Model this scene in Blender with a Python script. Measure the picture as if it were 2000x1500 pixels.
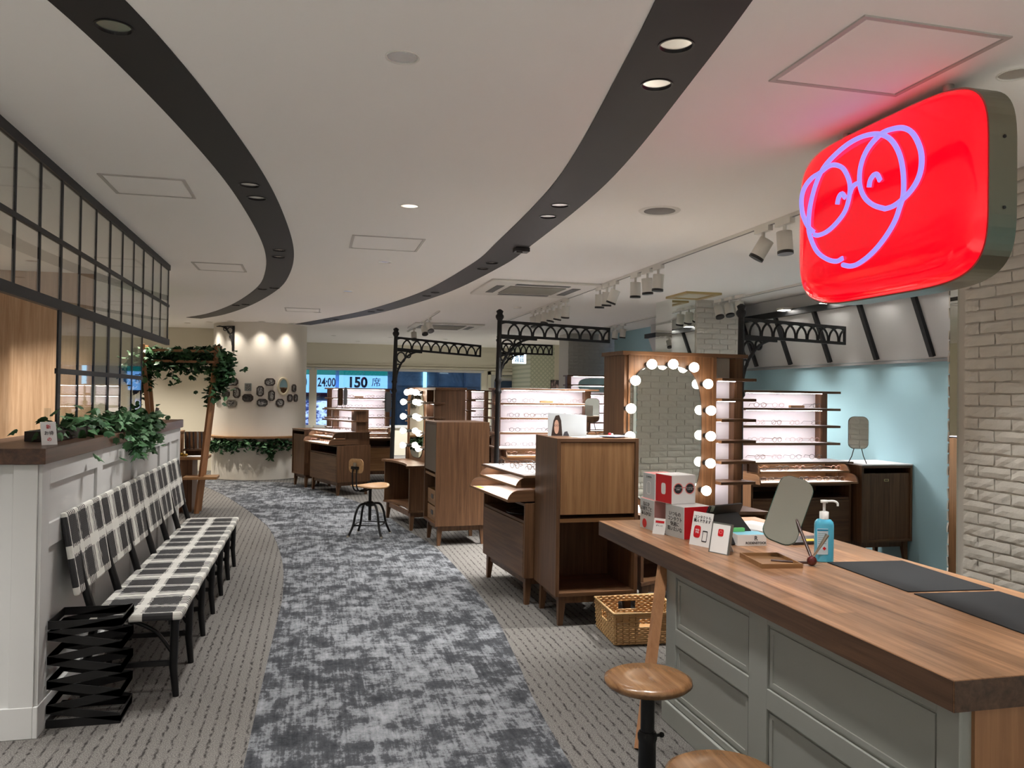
import bpy, bmesh, math, random
from mathutils import Vector, Matrix
R_ = math.radians
random.seed(7)
scene = bpy.context.scene
for o in list(bpy.data.objects): bpy.data.objects.remove(o)
C = scene.collection
# ---------------------------------------------------------------- camera
EYE = 1.55
yaw = math.atan(388/1580); pitch = R_(.75); roll = R_(.8)
fw = Vector((math.sin(yaw)*math.cos(pitch), math.cos(yaw)*math.cos(pitch), math.sin(pitch)))
r0 = Vector((math.cos(yaw), -math.sin(yaw), 0)); u0 = r0.cross(fw)
RR = r0*math.cos(roll)+u0*math.sin(roll); UU = -r0*math.sin(roll)+u0*math.cos(roll)
cam_d = bpy.data.cameras.new('camera'); cam = bpy.data.objects.new('camera', cam_d); C.objects.link(cam)
cam_d.sensor_width = 36; cam_d.lens = 1580/2000*36; cam_d.clip_start = .05; cam_d.clip_end = 200
m = Matrix((( RR.x, UU.x, -fw.x, 0), (RR.y, UU.y, -fw.y, 0), (RR.z, UU.z, -fw.z, EYE), (0,0,0,1)))
cam.matrix_world = m; scene.camera = cam
# ---------------------------------------------------------------- world (blue dusk outside) and exposure
w = bpy.data.worlds.new('dusk'); scene.world = w; w.use_nodes = True
w.node_tree.nodes['Background'].inputs[0].default_value = (.22, .3, .44, 1)
w.node_tree.nodes['Background'].inputs[1].default_value = .5
scene.view_settings.view_transform = 'Standard'; scene.view_settings.look = 'None'
scene.view_settings.gamma = 1; scene.view_settings.use_curve_mapping = False
scene.view_settings.exposure = 1.48
CZ = 2.75
WARM = (1, .9, .78); NEUT = (1, .97, .93); COOL = (.9, .95, 1.0)
P_DOWN = 34; P_TRACK = 95; E_STRIP = 14; E_BULB = 6; P_WARM = 95
# ---------------------------------------------------------------- materials
MATS = {}
def nt(name):
    mt = bpy.data.materials.new(name); mt.use_nodes = True
    n = mt.node_tree; return mt, n, n.nodes['Principled BSDF']
def plain(name, col, rough=.5, metal=0., spec=.5, emis=None, es=0., bump=0., bscale=200., var=0., coat=0.):
    if name in MATS: return MATS[name]
    mt, n, b = nt(name)
    b.inputs['Base Color'].default_value = (*col, 1); b.inputs['Roughness'].default_value = rough
    b.inputs['Metallic'].default_value = metal; b.inputs['Specular IOR Level'].default_value = spec
    b.inputs['Coat Weight'].default_value = coat
    if emis: b.inputs['Emission Color'].default_value = (*emis, 1); b.inputs['Emission Strength'].default_value = es
    tc = n.nodes.new('ShaderNodeTexCoord')
    nz = n.nodes.new('ShaderNodeTexNoise'); nz.inputs['Scale'].default_value = bscale
    n.links.new(tc.outputs['Object'], nz.inputs['Vector'])
    if bump:
        bp = n.nodes.new('ShaderNodeBump'); bp.inputs['Strength'].default_value = bump; bp.inputs['Distance'].default_value = .01
        n.links.new(nz.outputs['Fac'], bp.inputs['Height']); n.links.new(bp.outputs['Normal'], b.inputs['Normal'])
    if var:
        n2 = n.nodes.new('ShaderNodeTexNoise'); n2.inputs['Scale'].default_value = 3; n.links.new(tc.outputs['Object'], n2.inputs['Vector'])
        rp = n.nodes.new('ShaderNodeValToRGB')
        rp.color_ramp.elements[0].position = .3; rp.color_ramp.elements[1].position = .7
        rp.color_ramp.elements[0].color = tuple(c*(1-var) for c in col)+(1,); rp.color_ramp.elements[1].color = tuple(min(1, c*(1+var)) for c in col)+(1,)
        n.links.new(n2.outputs['Fac'], rp.inputs['Fac']); n.links.new(rp.outputs['Color'], b.inputs['Base Color'])
    MATS[name] = mt; return mt
def wood(name, c0, c1, axis=2, rough=.45, scale=1., spec=.4, plank=0.):
    if name in MATS: return MATS[name]
    mt, n, b = nt(name)
    tc = n.nodes.new('ShaderNodeTexCoord'); mp = n.nodes.new('ShaderNodeMapping')
    s = [38*scale]*3; s[axis] = 1.6*scale; mp.inputs['Scale'].default_value = s
    n.links.new(tc.outputs['Object'], mp.inputs['Vector'])
    nz = n.nodes.new('ShaderNodeTexNoise'); nz.inputs['Scale'].default_value = 1; nz.inputs['Detail'].default_value = 6; nz.inputs['Roughness'].default_value = .65
    nz.inputs['Distortion'].default_value = .35
    n.links.new(mp.outputs['Vector'], nz.inputs['Vector'])
    rp = n.nodes.new('ShaderNodeValToRGB'); rp.color_ramp.elements[0].position = .32; rp.color_ramp.elements[1].position = .68
    rp.color_ramp.elements[0].color = (*c0, 1); rp.color_ramp.elements[1].color = (*c1, 1)
    n.links.new(nz.outputs['Fac'], rp.inputs['Fac']); out = rp.outputs['Color']
    if plank:
        mp2 = n.nodes.new('ShaderNodeMapping'); n.links.new(tc.outputs['Object'], mp2.inputs['Vector'])
        mp2.inputs['Rotation'].default_value = (0, 0, R_(90))
        br = n.nodes.new('ShaderNodeTexBrick'); br.inputs['Scale'].default_value = 1; br.inputs['Brick Width'].default_value = .62; br.inputs['Row Height'].default_value = plank
        br.inputs['Mortar Size'].default_value = .0006; br.inputs['Color1'].default_value = (.72, .72, .72, 1); br.inputs['Color2'].default_value = (1.12, 1.1, 1.08, 1); br.inputs['Mortar'].default_value = (.6, .58, .55, 1)
        br.offset = .37
        n.links.new(mp2.outputs['Vector'], br.inputs['Vector'])
        mx = n.nodes.new('ShaderNodeMix'); mx.data_type = 'RGBA'; mx.blend_type = 'MULTIPLY'; mx.inputs['Factor'].default_value = 1
        n.links.new(out, mx.inputs[6]); n.links.new(br.outputs['Color'], mx.inputs[7]); out = mx.outputs[2]
    n.links.new(out, b.inputs['Base Color'])
    b.inputs['Roughness'].default_value = rough; b.inputs['Specular IOR Level'].default_value = spec
    bp = n.nodes.new('ShaderNodeBump'); bp.inputs['Strength'].default_value = .08; bp.inputs['Distance'].default_value = .003
    n.links.new(nz.outputs['Fac'], bp.inputs['Height']); n.links.new(bp.outputs['Normal'], b.inputs['Normal'])
    MATS[name] = mt; return mt
def emit(name, col, s):
    if name in MATS: return MATS[name]
    return plain(name, tuple(min(.8, c) for c in col), .4, emis=col, es=s)
def glass(name, tint=(1, 1, 1), refl=1.0):
    mt = bpy.data.materials.new(name); mt.use_nodes = True; n = mt.node_tree
    for x in list(n.nodes): n.nodes.remove(x)
    out = n.nodes.new('ShaderNodeOutputMaterial'); tr = n.nodes.new('ShaderNodeBsdfTransparent'); tr.inputs[0].default_value = (*tint, 1)
    gl = n.nodes.new('ShaderNodeBsdfGlossy'); gl.inputs['Roughness'].default_value = .01
    lw = n.nodes.new('ShaderNodeLayerWeight'); lw.inputs[0].default_value = .5
    pw_ = n.nodes.new('ShaderNodeMath'); pw_.operation = 'POWER'; n.links.new(lw.outputs['Facing'], pw_.inputs[0]); pw_.inputs[1].default_value = 5
    mu = n.nodes.new('ShaderNodeMath'); mu.operation = 'MULTIPLY_ADD'; mu.inputs[1].default_value = .6*refl; mu.inputs[2].default_value = .04*refl; n.links.new(pw_.outputs[0], mu.inputs[0])
    mx = n.nodes.new('ShaderNodeMixShader'); n.links.new(mu.outputs[0], mx.inputs[0]); n.links.new(tr.outputs[0], mx.inputs[1]); n.links.new(gl.outputs[0], mx.inputs[2])
    n.links.new(mx.outputs[0], out.inputs[0]); MATS[name] = mt; return mt
def carpet_beige():
    mt, n, b = nt('carpet_beige')
    tc = n.nodes.new('ShaderNodeTexCoord')
    wob = n.nodes.new('ShaderNodeTexNoise'); wob.inputs['Scale'].default_value = 22; n.links.new(tc.outputs['Object'], wob.inputs['Vector'])
    sp = n.nodes.new('ShaderNodeSeparateXYZ'); n.links.new(tc.outputs['Object'], sp.inputs[0])
    a = n.nodes.new('ShaderNodeMath'); a.operation = 'MULTIPLY_ADD'; n.links.new(wob.outputs['Fac'], a.inputs[0]); a.inputs[1].default_value = .03; n.links.new(sp.outputs['X'], a.inputs[2])
    s = n.nodes.new('ShaderNodeMath'); s.operation = 'MULTIPLY'; n.links.new(a.outputs[0], s.inputs[0]); s.inputs[1].default_value = 2*math.pi/.052
    si = n.nodes.new('ShaderNodeMath'); si.operation = 'SINE'; n.links.new(s.outputs[0], si.inputs[0])
    pw = n.nodes.new('ShaderNodeMapRange'); pw.inputs[1].default_value = .55; pw.inputs[2].default_value = 1.; n.links.new(si.outputs[0], pw.inputs[0])
    mpp = n.nodes.new('ShaderNodeMapping'); mpp.inputs['Scale'].default_value = (60, 22, 60); n.links.new(tc.outputs['Object'], mpp.inputs['Vector'])
    bk = n.nodes.new('ShaderNodeTexNoise'); bk.inputs['Scale'].default_value = 1; n.links.new(mpp.outputs[0], bk.inputs['Vector'])
    bm_ = n.nodes.new('ShaderNodeMapRange'); bm_.inputs[1].default_value = .38; bm_.inputs[2].default_value = .6; n.links.new(bk.outputs['Fac'], bm_.inputs[0])
    ln = n.nodes.new('ShaderNodeMath'); ln.operation = 'MULTIPLY'; n.links.new(pw.outputs[0], ln.inputs[0]); n.links.new(bm_.outputs[0], ln.inputs[1])
    fn = n.nodes.new('ShaderNodeTexNoise'); fn.inputs['Scale'].default_value = 190; fn.inputs['Detail'].default_value = 3; n.links.new(tc.outputs['Object'], fn.inputs['Vector'])
    rp = n.nodes.new('ShaderNodeValToRGB'); rp.color_ramp.elements[0].position = .3; rp.color_ramp.elements[1].position = .7
    rp.color_ramp.elements[0].color = (.066, .062, .057, 1); rp.color_ramp.elements[1].color = (.235, .222, .208, 1)
    n.links.new(fn.outputs['Fac'], rp.inputs['Fac'])
    mx = n.nodes.new('ShaderNodeMix'); mx.data_type = 'RGBA'; n.links.new(ln.outputs[0], mx.inputs['Factor']); n.links.new(rp.outputs['Color'], mx.inputs[6]); mx.inputs[7].default_value = (.03, .028, .026, 1)
    n.links.new(mx.outputs[2], b.inputs['Base Color']); b.inputs['Roughness'].default_value = .95; b.inputs['Specular IOR Level'].default_value = .1
    bp = n.nodes.new('ShaderNodeBump'); bp.inputs['Strength'].default_value = .6; bp.inputs['Distance'].default_value = .01; n.links.new(fn.outputs['Fac'], bp.inputs['Height']); n.links.new(bp.outputs[0], b.inputs['Normal'])
    return mt
def carpet_grey():
    mt, n, b = nt('carpet_grey')
    tc = n.nodes.new('ShaderNodeTexCoord')
    def noise(sc, det, scale=(1, 1, 1), rough=.6):
        mp = n.nodes.new('ShaderNodeMapping'); mp.inputs['Scale'].default_value = scale; n.links.new(tc.outputs['Object'], mp.inputs['Vector'])
        z = n.nodes.new('ShaderNodeTexNoise'); z.inputs['Scale'].default_value = sc; z.inputs['Detail'].default_value = det; z.inputs['Roughness'].default_value = rough
        n.links.new(mp.outputs[0], z.inputs['Vector']); return z
    def math_(op, a, bv):
        q = n.nodes.new('ShaderNodeMath'); q.operation = op
        for i, v in enumerate((a, bv)):
            if isinstance(v, (int, float)): q.inputs[i].default_value = v
            else: n.links.new(v, q.inputs[i])
        return q.outputs[0]
    big = noise(6.5, 9, (1.25, .8, 1), .75).outputs['Fac']; strk = noise(1., 5, (60, 3.2, 1), .6).outputs['Fac']; strk2 = noise(1., 3, (3.4, 45, 1), .6).outputs['Fac']
    bk = n.nodes.new('ShaderNodeTexBrick'); bk.inputs['Scale'].default_value = 1; bk.inputs['Brick Width'].default_value = .31; bk.inputs['Row Height'].default_value = .23
    bk.inputs['Mortar Size'].default_value = .0; bk.inputs['Color1'].default_value = (0, 0, 0, 1); bk.inputs['Color2'].default_value = (1, 1, 1, 1); bk.offset = .43
    dist = n.nodes.new('ShaderNodeTexNoise'); dist.inputs['Scale'].default_value = 9; n.links.new(tc.outputs['Object'], dist.inputs['Vector'])
    vm = n.nodes.new('ShaderNodeVectorMath'); vm.operation = 'MULTIPLY_ADD'; n.links.new(dist.outputs['Color'], vm.inputs[0]); vm.inputs[1].default_value = (.05, .05, 0); n.links.new(tc.outputs['Object'], vm.inputs[2])
    n.links.new(vm.outputs[0], bk.inputs['Vector'])
    s = math_('MULTIPLY_ADD', big, 1.1); 
    s.node.inputs[2].default_value = 0
    t1 = math_('MULTIPLY', strk, .34); t2 = math_('MULTIPLY', strk2, .16); t3 = math_('MULTIPLY', bk.outputs['Color'], .12)
    tot = math_('ADD', math_('ADD', s, t1), math_('ADD', t2, t3))
    mr = n.nodes.new('ShaderNodeMapRange'); mr.inputs[1].default_value = .66; mr.inputs[2].default_value = 1.06; n.links.new(tot, mr.inputs[0])
    rp = n.nodes.new('ShaderNodeValToRGB'); e = rp.color_ramp.elements
    e[0].position = 0; e[0].color = (.026, .028, .032, 1); e[1].position = 1; e[1].color = (.24, .25, .265, 1)
    k = rp.color_ramp.elements.new(.42); k.color = (.055, .058, .064, 1); k = rp.color_ramp.elements.new(.58); k.color = (.14, .147, .158, 1)
    n.links.new(mr.outputs[0], rp.inputs['Fac']); n.links.new(rp.outputs['Color'], b.inputs['Base Color'])
    b.inputs['Roughness'].default_value = .95; b.inputs['Specular IOR Level'].default_value = .1
    fn = noise(240, 2).outputs['Fac']; bp = n.nodes.new('ShaderNodeBump'); bp.inputs['Strength'].default_value = .5; bp.inputs['Distance'].default_value = .008
    n.links.new(fn, bp.inputs['Height']); n.links.new(bp.outputs[0], b.inputs['Normal'])
    return mt
def plaid():
    mt, n, b = nt('plaid_weave')
    tc = n.nodes.new('ShaderNodeTexCoord'); sp = n.nodes.new('ShaderNodeSeparateXYZ'); n.links.new(tc.outputs['Generated'], sp.inputs[0])
    uv = n.nodes.new('ShaderNodeUVMap'); su = n.nodes.new('ShaderNodeSeparateXYZ'); n.links.new(uv.outputs[0], su.inputs[0])
    def M(op, a, bv=0., c=0.):
        q = n.nodes.new('ShaderNodeMath'); q.operation = op
        for i, v in enumerate((a, bv, c)):
            if isinstance(v, (int, float)): q.inputs[i].default_value = v
            else: n.links.new(v, q.inputs[i])
        return q.outputs[0]
    U = su.outputs[0]; V = su.outputs[1]          # metres across / along
    nz = n.nodes.new('ShaderNodeTexNoise'); nz.inputs['Scale'].default_value = 30; n.links.new(uv.outputs[0], nz.inputs['Vector'])
    jit = M('MULTIPLY_ADD', nz.outputs['Fac'], .02, -.01)
    def band(src, period, lo, hi, off=0.):
        f = M('FRACT', M('DIVIDE', M('ADD', M('ADD', src, jit), off), period)); return M('MULTIPLY', M('GREATER_THAN', f, lo), M('LESS_THAN', f, hi))
    dU = M('MAXIMUM', band(U, .43, .1, .43), band(U, .43, .57, .9)); wU = band(U, .43, .46, .54)
    dV = M('MAXIMUM', band(V, .46, .05, .33), band(V, .46, .43, .72)); wV = band(V, .46, .82, .92)
    thread = M('GREATER_THAN', M('SINE', M('MULTIPLY', V, 2*math.pi/.026)), -.1)
    d2 = M('MULTIPLY_ADD', M('ADD', dU, dV), .5, 0.)
    chk = M('MULTIPLY', M('GREATER_THAN', d2, .3), M('MAXIMUM', thread, M('GREATER_THAN', d2, .8)))
    dark = M('MULTIPLY', chk, M('SUBTRACT', 1., M('MULTIPLY', M('MAXIMUM', wU, wV), .85)))
    mx = n.nodes.new('ShaderNodeMix'); mx.data_type = 'RGBA'; n.links.new(dark, mx.inputs['Factor']); mx.inputs[6].default_value = (.74, .73, .68, 1); mx.inputs[7].default_value = (.022, .022, .024, 1)
    n.links.new(mx.outputs[2], b.inputs['Base Color']); b.inputs['Roughness'].default_value = .55
    h = M('MULTIPLY', M('SINE', M('MULTIPLY', V, 2*math.pi/.01)), M('SINE', M('MULTIPLY', U, 2*math.pi/.02)))
    bp = n.nodes.new('ShaderNodeBump'); bp.inputs['Strength'].default_value = .6; bp.inputs['Distance'].default_value = .004; n.links.new(h, bp.inputs['Height']); n.links.new(bp.outputs[0], b.inputs['Normal'])
    return mt
def lattice_paper():
    mt, n, b = nt('lattice_wallpaper')
    tc = n.nodes.new('ShaderNodeTexCoord'); mp = n.nodes.new('ShaderNodeMapping'); mp.inputs['Rotation'].default_value = (0, R_(45), 0); n.links.new(tc.outputs['Object'], mp.inputs[0])
    sp = n.nodes.new('ShaderNodeSeparateXYZ'); n.links.new(mp.outputs[0], sp.inputs[0])
    def M(op, a, bv):
        q = n.nodes.new('ShaderNodeMath'); q.operation = op
        for i, v in enumerate((a, bv)):
            if isinstance(v, (int, float)): q.inputs[i].default_value = v
            else: n.links.new(v, q.inputs[i])
        return q.outputs[0]
    g = [M('LESS_THAN', M('ABSOLUTE', M('SUBTRACT', M('FRACT', M('DIVIDE', sp.outputs[k], .075), 0), .5), 0), .17) for k in (0, 2)]
    mx = n.nodes.new('ShaderNodeMix'); mx.data_type = 'RGBA'; n.links.new(M('MAXIMUM', *g), mx.inputs['Factor'])
    mx.inputs[6].default_value = (.62, .64, .5, 1); mx.inputs[7].default_value = (.47, .51, .38, 1)
    n.links.new(mx.outputs[2], b.inputs['Base Color']); b.inputs['Roughness'].default_value = .8; return mt
def photo_mat(name, seed, c0, c1, sc=9):
    mt, n, b = nt(name)
    tc = n.nodes.new('ShaderNodeTexCoord'); mp = n.nodes.new('ShaderNodeMapping'); mp.inputs['Location'].default_value = (seed*3.1, seed*1.7, seed); n.links.new(tc.outputs['Generated'], mp.inputs[0])
    nz = n.nodes.new('ShaderNodeTexNoise'); nz.inputs['Scale'].default_value = sc; nz.inputs['Detail'].default_value = 3; n.links.new(mp.outputs[0], nz.inputs['Vector'])
    rp = n.nodes.new('ShaderNodeValToRGB'); rp.color_ramp.elements[0].position = .4; rp.color_ramp.elements[1].position = .58; rp.color_ramp.elements[0].color = (*c0, 1); rp.color_ramp.elements[1].color = (*c1, 1)
    n.links.new(nz.outputs['Fac'], rp.inputs[0]); n.links.new(rp.outputs[0], b.inputs['Base Color']); b.inputs['Roughness'].default_value = .3; MATS[name] = mt; return mt

WV = wood('walnut_veneer', (.072, .032, .0145), (.165, .083, .039))             # cabinet veneer, upright grain
WH = wood('walnut_across', (.072, .032, .0145), (.165, .083, .039), axis=0)     # grain along x
WY = wood('walnut_along', (.072, .032, .0145), (.165, .083, .039), axis=1)
OAK = wood('oak_veneer', (.19, .092, .036), (.34, .182, .077))
OAKH = wood('oak_across', (.19, .092, .036), (.34, .182, .077), axis=0)
CT = wood('counter_oak', (.19, .09, .043), (.47, .262, .142), axis=1, rough=.35, plank=.075)
CE = wood('counter_edge', (.05, .026, .015), (.13, .068, .038), axis=1, rough=.4)
CAP = wood('cap_wood', (.035, .016, .01), (.1, .048, .028), axis=1, rough=.35)
PINE = wood('pine', (.3, .14, .065), (.42, .215, .105))
BEECH = wood('beech_slat', (.42, .27, .16), (.6, .42, .28), rough=.4)
SEATW = wood('stool_wood', (.11, .052, .022), (.28, .15, .066), axis=1, rough=.25, spec=.6, scale=.6)
WHITE = plain('white_paint', (.58, .58, .57), .5)
CEIL = plain('ceiling_white', (.92, .9, .87), .85, bump=.05, bscale=400)
CREAM = plain('cream_wall', (.72, .68, .56), .8)
COLW = plain('column_plaster', (.82, .78, .7), .8, bump=.1, bscale=60)
GREYW = plain('grey_panel', (.33, .34, .31), .45)
BLUEW = plain('blue_wall', (.36, .57, .64), .7, bump=.05, bscale=300)
BRICK = plain('white_brick', (.6, .575, .52), .85, bump=.25, bscale=45, var=.08)
GROUT = plain('brick_grout', (.56, .53, .48), .9)
BLACK = plain('black_metal', (.007, .007, .0075), .45, spec=.35)
IRON = plain('dark_iron', (.011, .011, .012), .5, spec=.35)
FRAME = plain('charcoal_frame', (.014, .015, .017), .5, spec=.35)
BAND = plain('charcoal_band', (.02, .0195, .021), .55, spec=.35)
BLK = plain('black_plastic', (.015, .015, .016), .35)
MATB = plain('black_leatherette', (.011, .012, .014), .65, spec=.3, bump=.2, bscale=600)
STEEL = plain('brushed_steel', (.55, .54, .5), .28, metal=1)
CHROME = plain('chrome_cup', (.85, .85, .85), .22, metal=1)
MIRROR = plain('mirror', (.88, .92, .89), .0, metal=1)
LWHITE = plain('display_white', (.7, .67, .68), .6)
PAPER = plain('paper_white', (.85, .85, .84), .6)
TRK = plain('track_white', (.75, .73, .68), .4)
RED = plain('red_print', (.6, .012, .02), .4)
PINK = plain('pink_print', (.8, .25, .25), .4)
GREYP = plain('grey_print', (.5, .52, .52), .5)
INK = plain('ink', (.02, .02, .025), .6)
GOLD = plain('gilt', (.55, .42, .2), .35, metal=.6)
STRIP = emit('led_strip', (1, .93, .95), E_STRIP)
STRIP2 = emit('tray_strip', (1, .86, .74), 16)
BULB = emit('lit_bulb', (1, .86, .7), E_BULB)
SPOTE = emit('spot_face', (1, .95, .88), 14)
DOWNE = emit('downlight_lamp', (1, .94, .85), 25)
GLASS = glass('partition_glass', (.95, .97, .96), 1.3)
WGLASS = glass('window_glass', (.8, .87, .92), 1.)
ACRYL = glass('clear_acrylic', (.92, .95, .95), 1.5)
LEAF = [plain('leaf_'+n, c, .5, spec=.3) for n, c in (('mid', (.06, .15, .06)), ('dark', (.025, .075, .03)), ('pale', (.14, .27, .14)))]
# ---------------------------------------------------------------- mesh helpers
class MB:
    def __init__(s): s.v = []; s.f = []; s.smooth = []
    def add(s, vs, fs, sm=False):
        o = len(s.v); s.v += [tuple(v) for v in vs]; s.f += [tuple(i+o for i in f) for f in fs]; s.smooth += [sm]*len(fs); return s
    def box(s, x0, y0, z0, x1, y1, z1, M=None):
        vs = [Vector(p) for p in ((x0,y0,z0),(x1,y0,z0),(x1,y1,z0),(x0,y1,z0),(x0,y0,z1),(x1,y0,z1),(x1,y1,z1),(x0,y1,z1))]
        if M: vs = [M@v for v in vs]
        return s.add(vs, [(3,2,1,0),(4,5,6,7),(0,1,5,4),(1,2,6,5),(2,3,7,6),(3,0,4,7)])
    def bar(s, a, b, w, h, up=(0,0,1)):
        a, b = Vector(a), Vector(b); d = (b-a); L = d.length; d.normalize(); up = Vector(up)
        if abs(d.dot(up)) > .99: up = Vector((0,1,0))
        x = d.cross(up).normalized(); z = x.cross(d)
        M = Matrix(((x.x,d.x,z.x,a.x),(x.y,d.y,z.y,a.y),(x.z,d.z,z.z,a.z),(0,0,0,1)))
        return s.box(-w/2, 0, -h/2, w/2, L, h/2, M)
    def tube(s, path, r, n=8, closed=False, caps=True):
        P = [Vector(p) for p in path]; rs = r if isinstance(r, (list, tuple)) else [r]*len(P); vs = []; N = len(P); prev = None
        for i, p in enumerate(P):
            t = (P[(i+1) % N]-P[i-1]) if closed else (P[min(i+1, N-1)]-P[max(i-1, 0)])
            t.normalize()
            if prev is None:
                u = Vector((0,0,1)) if abs(t.z) < .9 else Vector((1,0,0))
                a = t.cross(u).normalized()
            else: a = (prev-t*prev.dot(t)).normalized()
            prev = a; b = t.cross(a)
            vs += [p+(a*math.cos(2*math.pi*k/n)+b*math.sin(2*math.pi*k/n))*rs[i] for k in range(n)]
        fs = []
        for i in range(N if closed else N-1):
            j = (i+1) % N
            for k in range(n): k2 = (k+1) % n; fs.append((i*n+k, i*n+k2, j*n+k2, j*n+k))
        s.add(vs, fs, True)
        if caps and not closed:
            s.add(vs[:n], [tuple(range(n))[::-1]]); s.add(vs[-n:], [tuple(range(n))])
        return s
    def cyl(s, a, b, r0, r1=None, n=16): return s.tube([a, b], [r0, r0 if r1 is None else r1], n)
    def lathe(s, prof, n=24, c=(0,0,0), M=None):
        vs = []
        for r, z in prof:
            for k in range(n):
                v = Vector((c[0]+r*math.cos(2*math.pi*k/n), c[1]+r*math.sin(2*math.pi*k/n), c[2]+z)); vs.append(M@v if M else v)
        fs = [(i*n+k, i*n+(k+1)%n, (i+1)*n+(k+1)%n, (i+1)*n+k) for i in range(len(prof)-1) for k in range(n)]
        s.add(vs, fs, True)
        if prof[0][0] > 1e-6: s.add(vs[:n], [tuple(range(n))[::-1]])
        if prof[-1][0] > 1e-6: s.add(vs[-n:], [tuple(range(n))])
        return s
    def prism(s, poly, lo, hi, axis='z', M=None):
        def mk(p, h):
            v = {'z': (p[0], p[1], h), 'y': (p[0], h, p[1]), 'x': (h, p[0], p[1])}[axis]; v = Vector(v); return M@v if M else v
        n = len(poly); vs = [mk(p, lo) for p in poly]+[mk(p, hi) for p in poly]
        return s.add(vs, [tuple(range(n))[::-1], tuple(range(n, 2*n))]+[(i, (i+1) % n, n+(i+1) % n, n+i) for i in range(n)])
    def ring(s, outer, inner, lo, hi, axis='y', M=None):
        def mk(p, h):
            v = {'z': (p[0], p[1], h), 'y': (p[0], h, p[1]), 'x': (h, p[0], p[1])}[axis]; v = Vector(v); return M@v if M else v
        n = len(outer); vs = [mk(p, lo) for p in outer]+[mk(p, lo) for p in inner]+[mk(p, hi) for p in outer]+[mk(p, hi) for p in inner]; fs = []
        for i in range(n):
            j = (i+1) % n; fs += [(i, j, n+j, n+i), (2*n+i, 3*n+i, 3*n+j, 2*n+j), (i, 2*n+i, 2*n+j, j), (n+i, n+j, 3*n+j, 3*n+i)]
        return s.add(vs, fs)
    def ball(s, c, r, n=16, sz=1.):
        k = n//2; return s.lathe([(r*math.sin(math.pi*i/k)+(1e-7), -r*sz*math.cos(math.pi*i/k)) for i in range(k+1)], n, c)
    def mesh(s, name):
        me = bpy.data.meshes.new(name); me.from_pydata(s.v, [], s.f); me.validate(); 
        bm = bmesh.new(); bm.from_mesh(me); bmesh.ops.recalc_face_normals(bm, faces=bm.faces); bm.to_mesh(me); bm.free()
        if len(s.smooth) == len(me.polygons): me.polygons.foreach_set('use_smooth', s.smooth)
        return me
    def build(s, name, mat, parent=None, bevel=0., label=None):
        me = s.mesh(name); o = bpy.data.objects.new(name, me); C.objects.link(o)
        for mt in (mat if isinstance(mat, list) else [mat]): me.materials.append(mt)
        if parent: o.parent = parent
        if bevel:
            b = o.modifiers.new('bevel', 'BEVEL'); b.width = bevel; b.segments = 2; b.limit_method = 'ANGLE'; b.angle_limit = R_(40)
        if label: o['label'] = label
        return o
def tag(o, label, cat, group=None, kind=None):
    o['label'] = label
    if cat: o['category'] = cat
    if group: o['group'] = group
    if kind: o['kind'] = kind
    return o
def thing(name, label, cat, loc=(0,0,0), rz=0., group=None):
    o = bpy.data.objects.new(name, None); C.objects.link(o); o.location = loc; o.rotation_euler = (0,0,R_(rz)); o.empty_display_size = .1
    return tag(o, label, cat, group)
def struct(o, label=None):
    o['kind'] = 'structure'
    if label: o['label'] = label
    return o
def B(*a): return MB().box(*a)
def copy_tree(o, parent=None):
    c = o.copy(); C.objects.link(c); c.parent = parent
    for ch in o.children: copy_tree(ch, c)
    return c
def rrect(w, h, r, n=6, cx=0, cy=0):
    pts = []
    for sx, sy, a0 in ((1,1,0),(-1,1,90),(-1,-1,180),(1,-1,270)):
        for k in range(n+1):
            a = R_(a0+90*k/n); pts.append((cx+sx*(w/2-r)+r*math.cos(a), cy+sy*(h/2-r)+r*math.sin(a)))
    return pts
def superell(w, h, e=4., n=48, cx=0, cy=0):
    pts = []
    for k in range(n):
        a = 2*math.pi*k/n; c, s_ = math.cos(a), math.sin(a)
        pts.append((cx+w/2*math.copysign(abs(c)**(2/e), c), cy+h/2*math.copysign(abs(s_)**(2/e), s_)))
    return pts
def spline(pts, per=8):
    P = [Vector(p) for p in pts]; out = []
    for i in range(len(P)-1):
        p0, p1, p2, p3 = P[max(i-1, 0)], P[i], P[i+1], P[min(i+2, len(P)-1)]
        for k in range(per):
            t = k/per; out.append(.5*((2*p1)+(p2-p0)*t+(2*p0-5*p1+4*p2-p3)*t*t+(3*p1-p0-3*p2+p3)*t**3))
    return out+[P[-1]]
def text(name, s, size, mat, parent, M, align='CENTER', ext=.0006, space=1., bold=0., sx=1.):
    cu = bpy.data.curves.new(name, 'FONT'); cu.body = s; cu.size = size; cu.align_x = align; cu.align_y = 'CENTER'; cu.extrude = ext; cu.resolution_u = 3; cu.space_line = space; cu.offset = bold
    t = bpy.data.objects.new(name, cu); C.objects.link(t); bpy.context.view_layer.update()
    me = bpy.data.meshes.new_from_object(t.evaluated_get(bpy.context.evaluated_depsgraph_get())); bpy.data.objects.remove(t)
    o = bpy.data.objects.new(name, me); C.objects.link(o); me.materials.clear(); me.materials.append(mat); o.parent = parent; o.matrix_local = M@Matrix.Diagonal((sx, 1, 1, 1)); return o
def face_M(loc, rz=0., tilt=0.):   # text/plates drawn in x-y, stood upright to face local -y, then turned rz
    return Matrix.Translation(loc)@Matrix.Rotation(R_(rz), 4, 'Z')@Matrix.Rotation(R_(90+tilt), 4, 'X')
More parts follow.
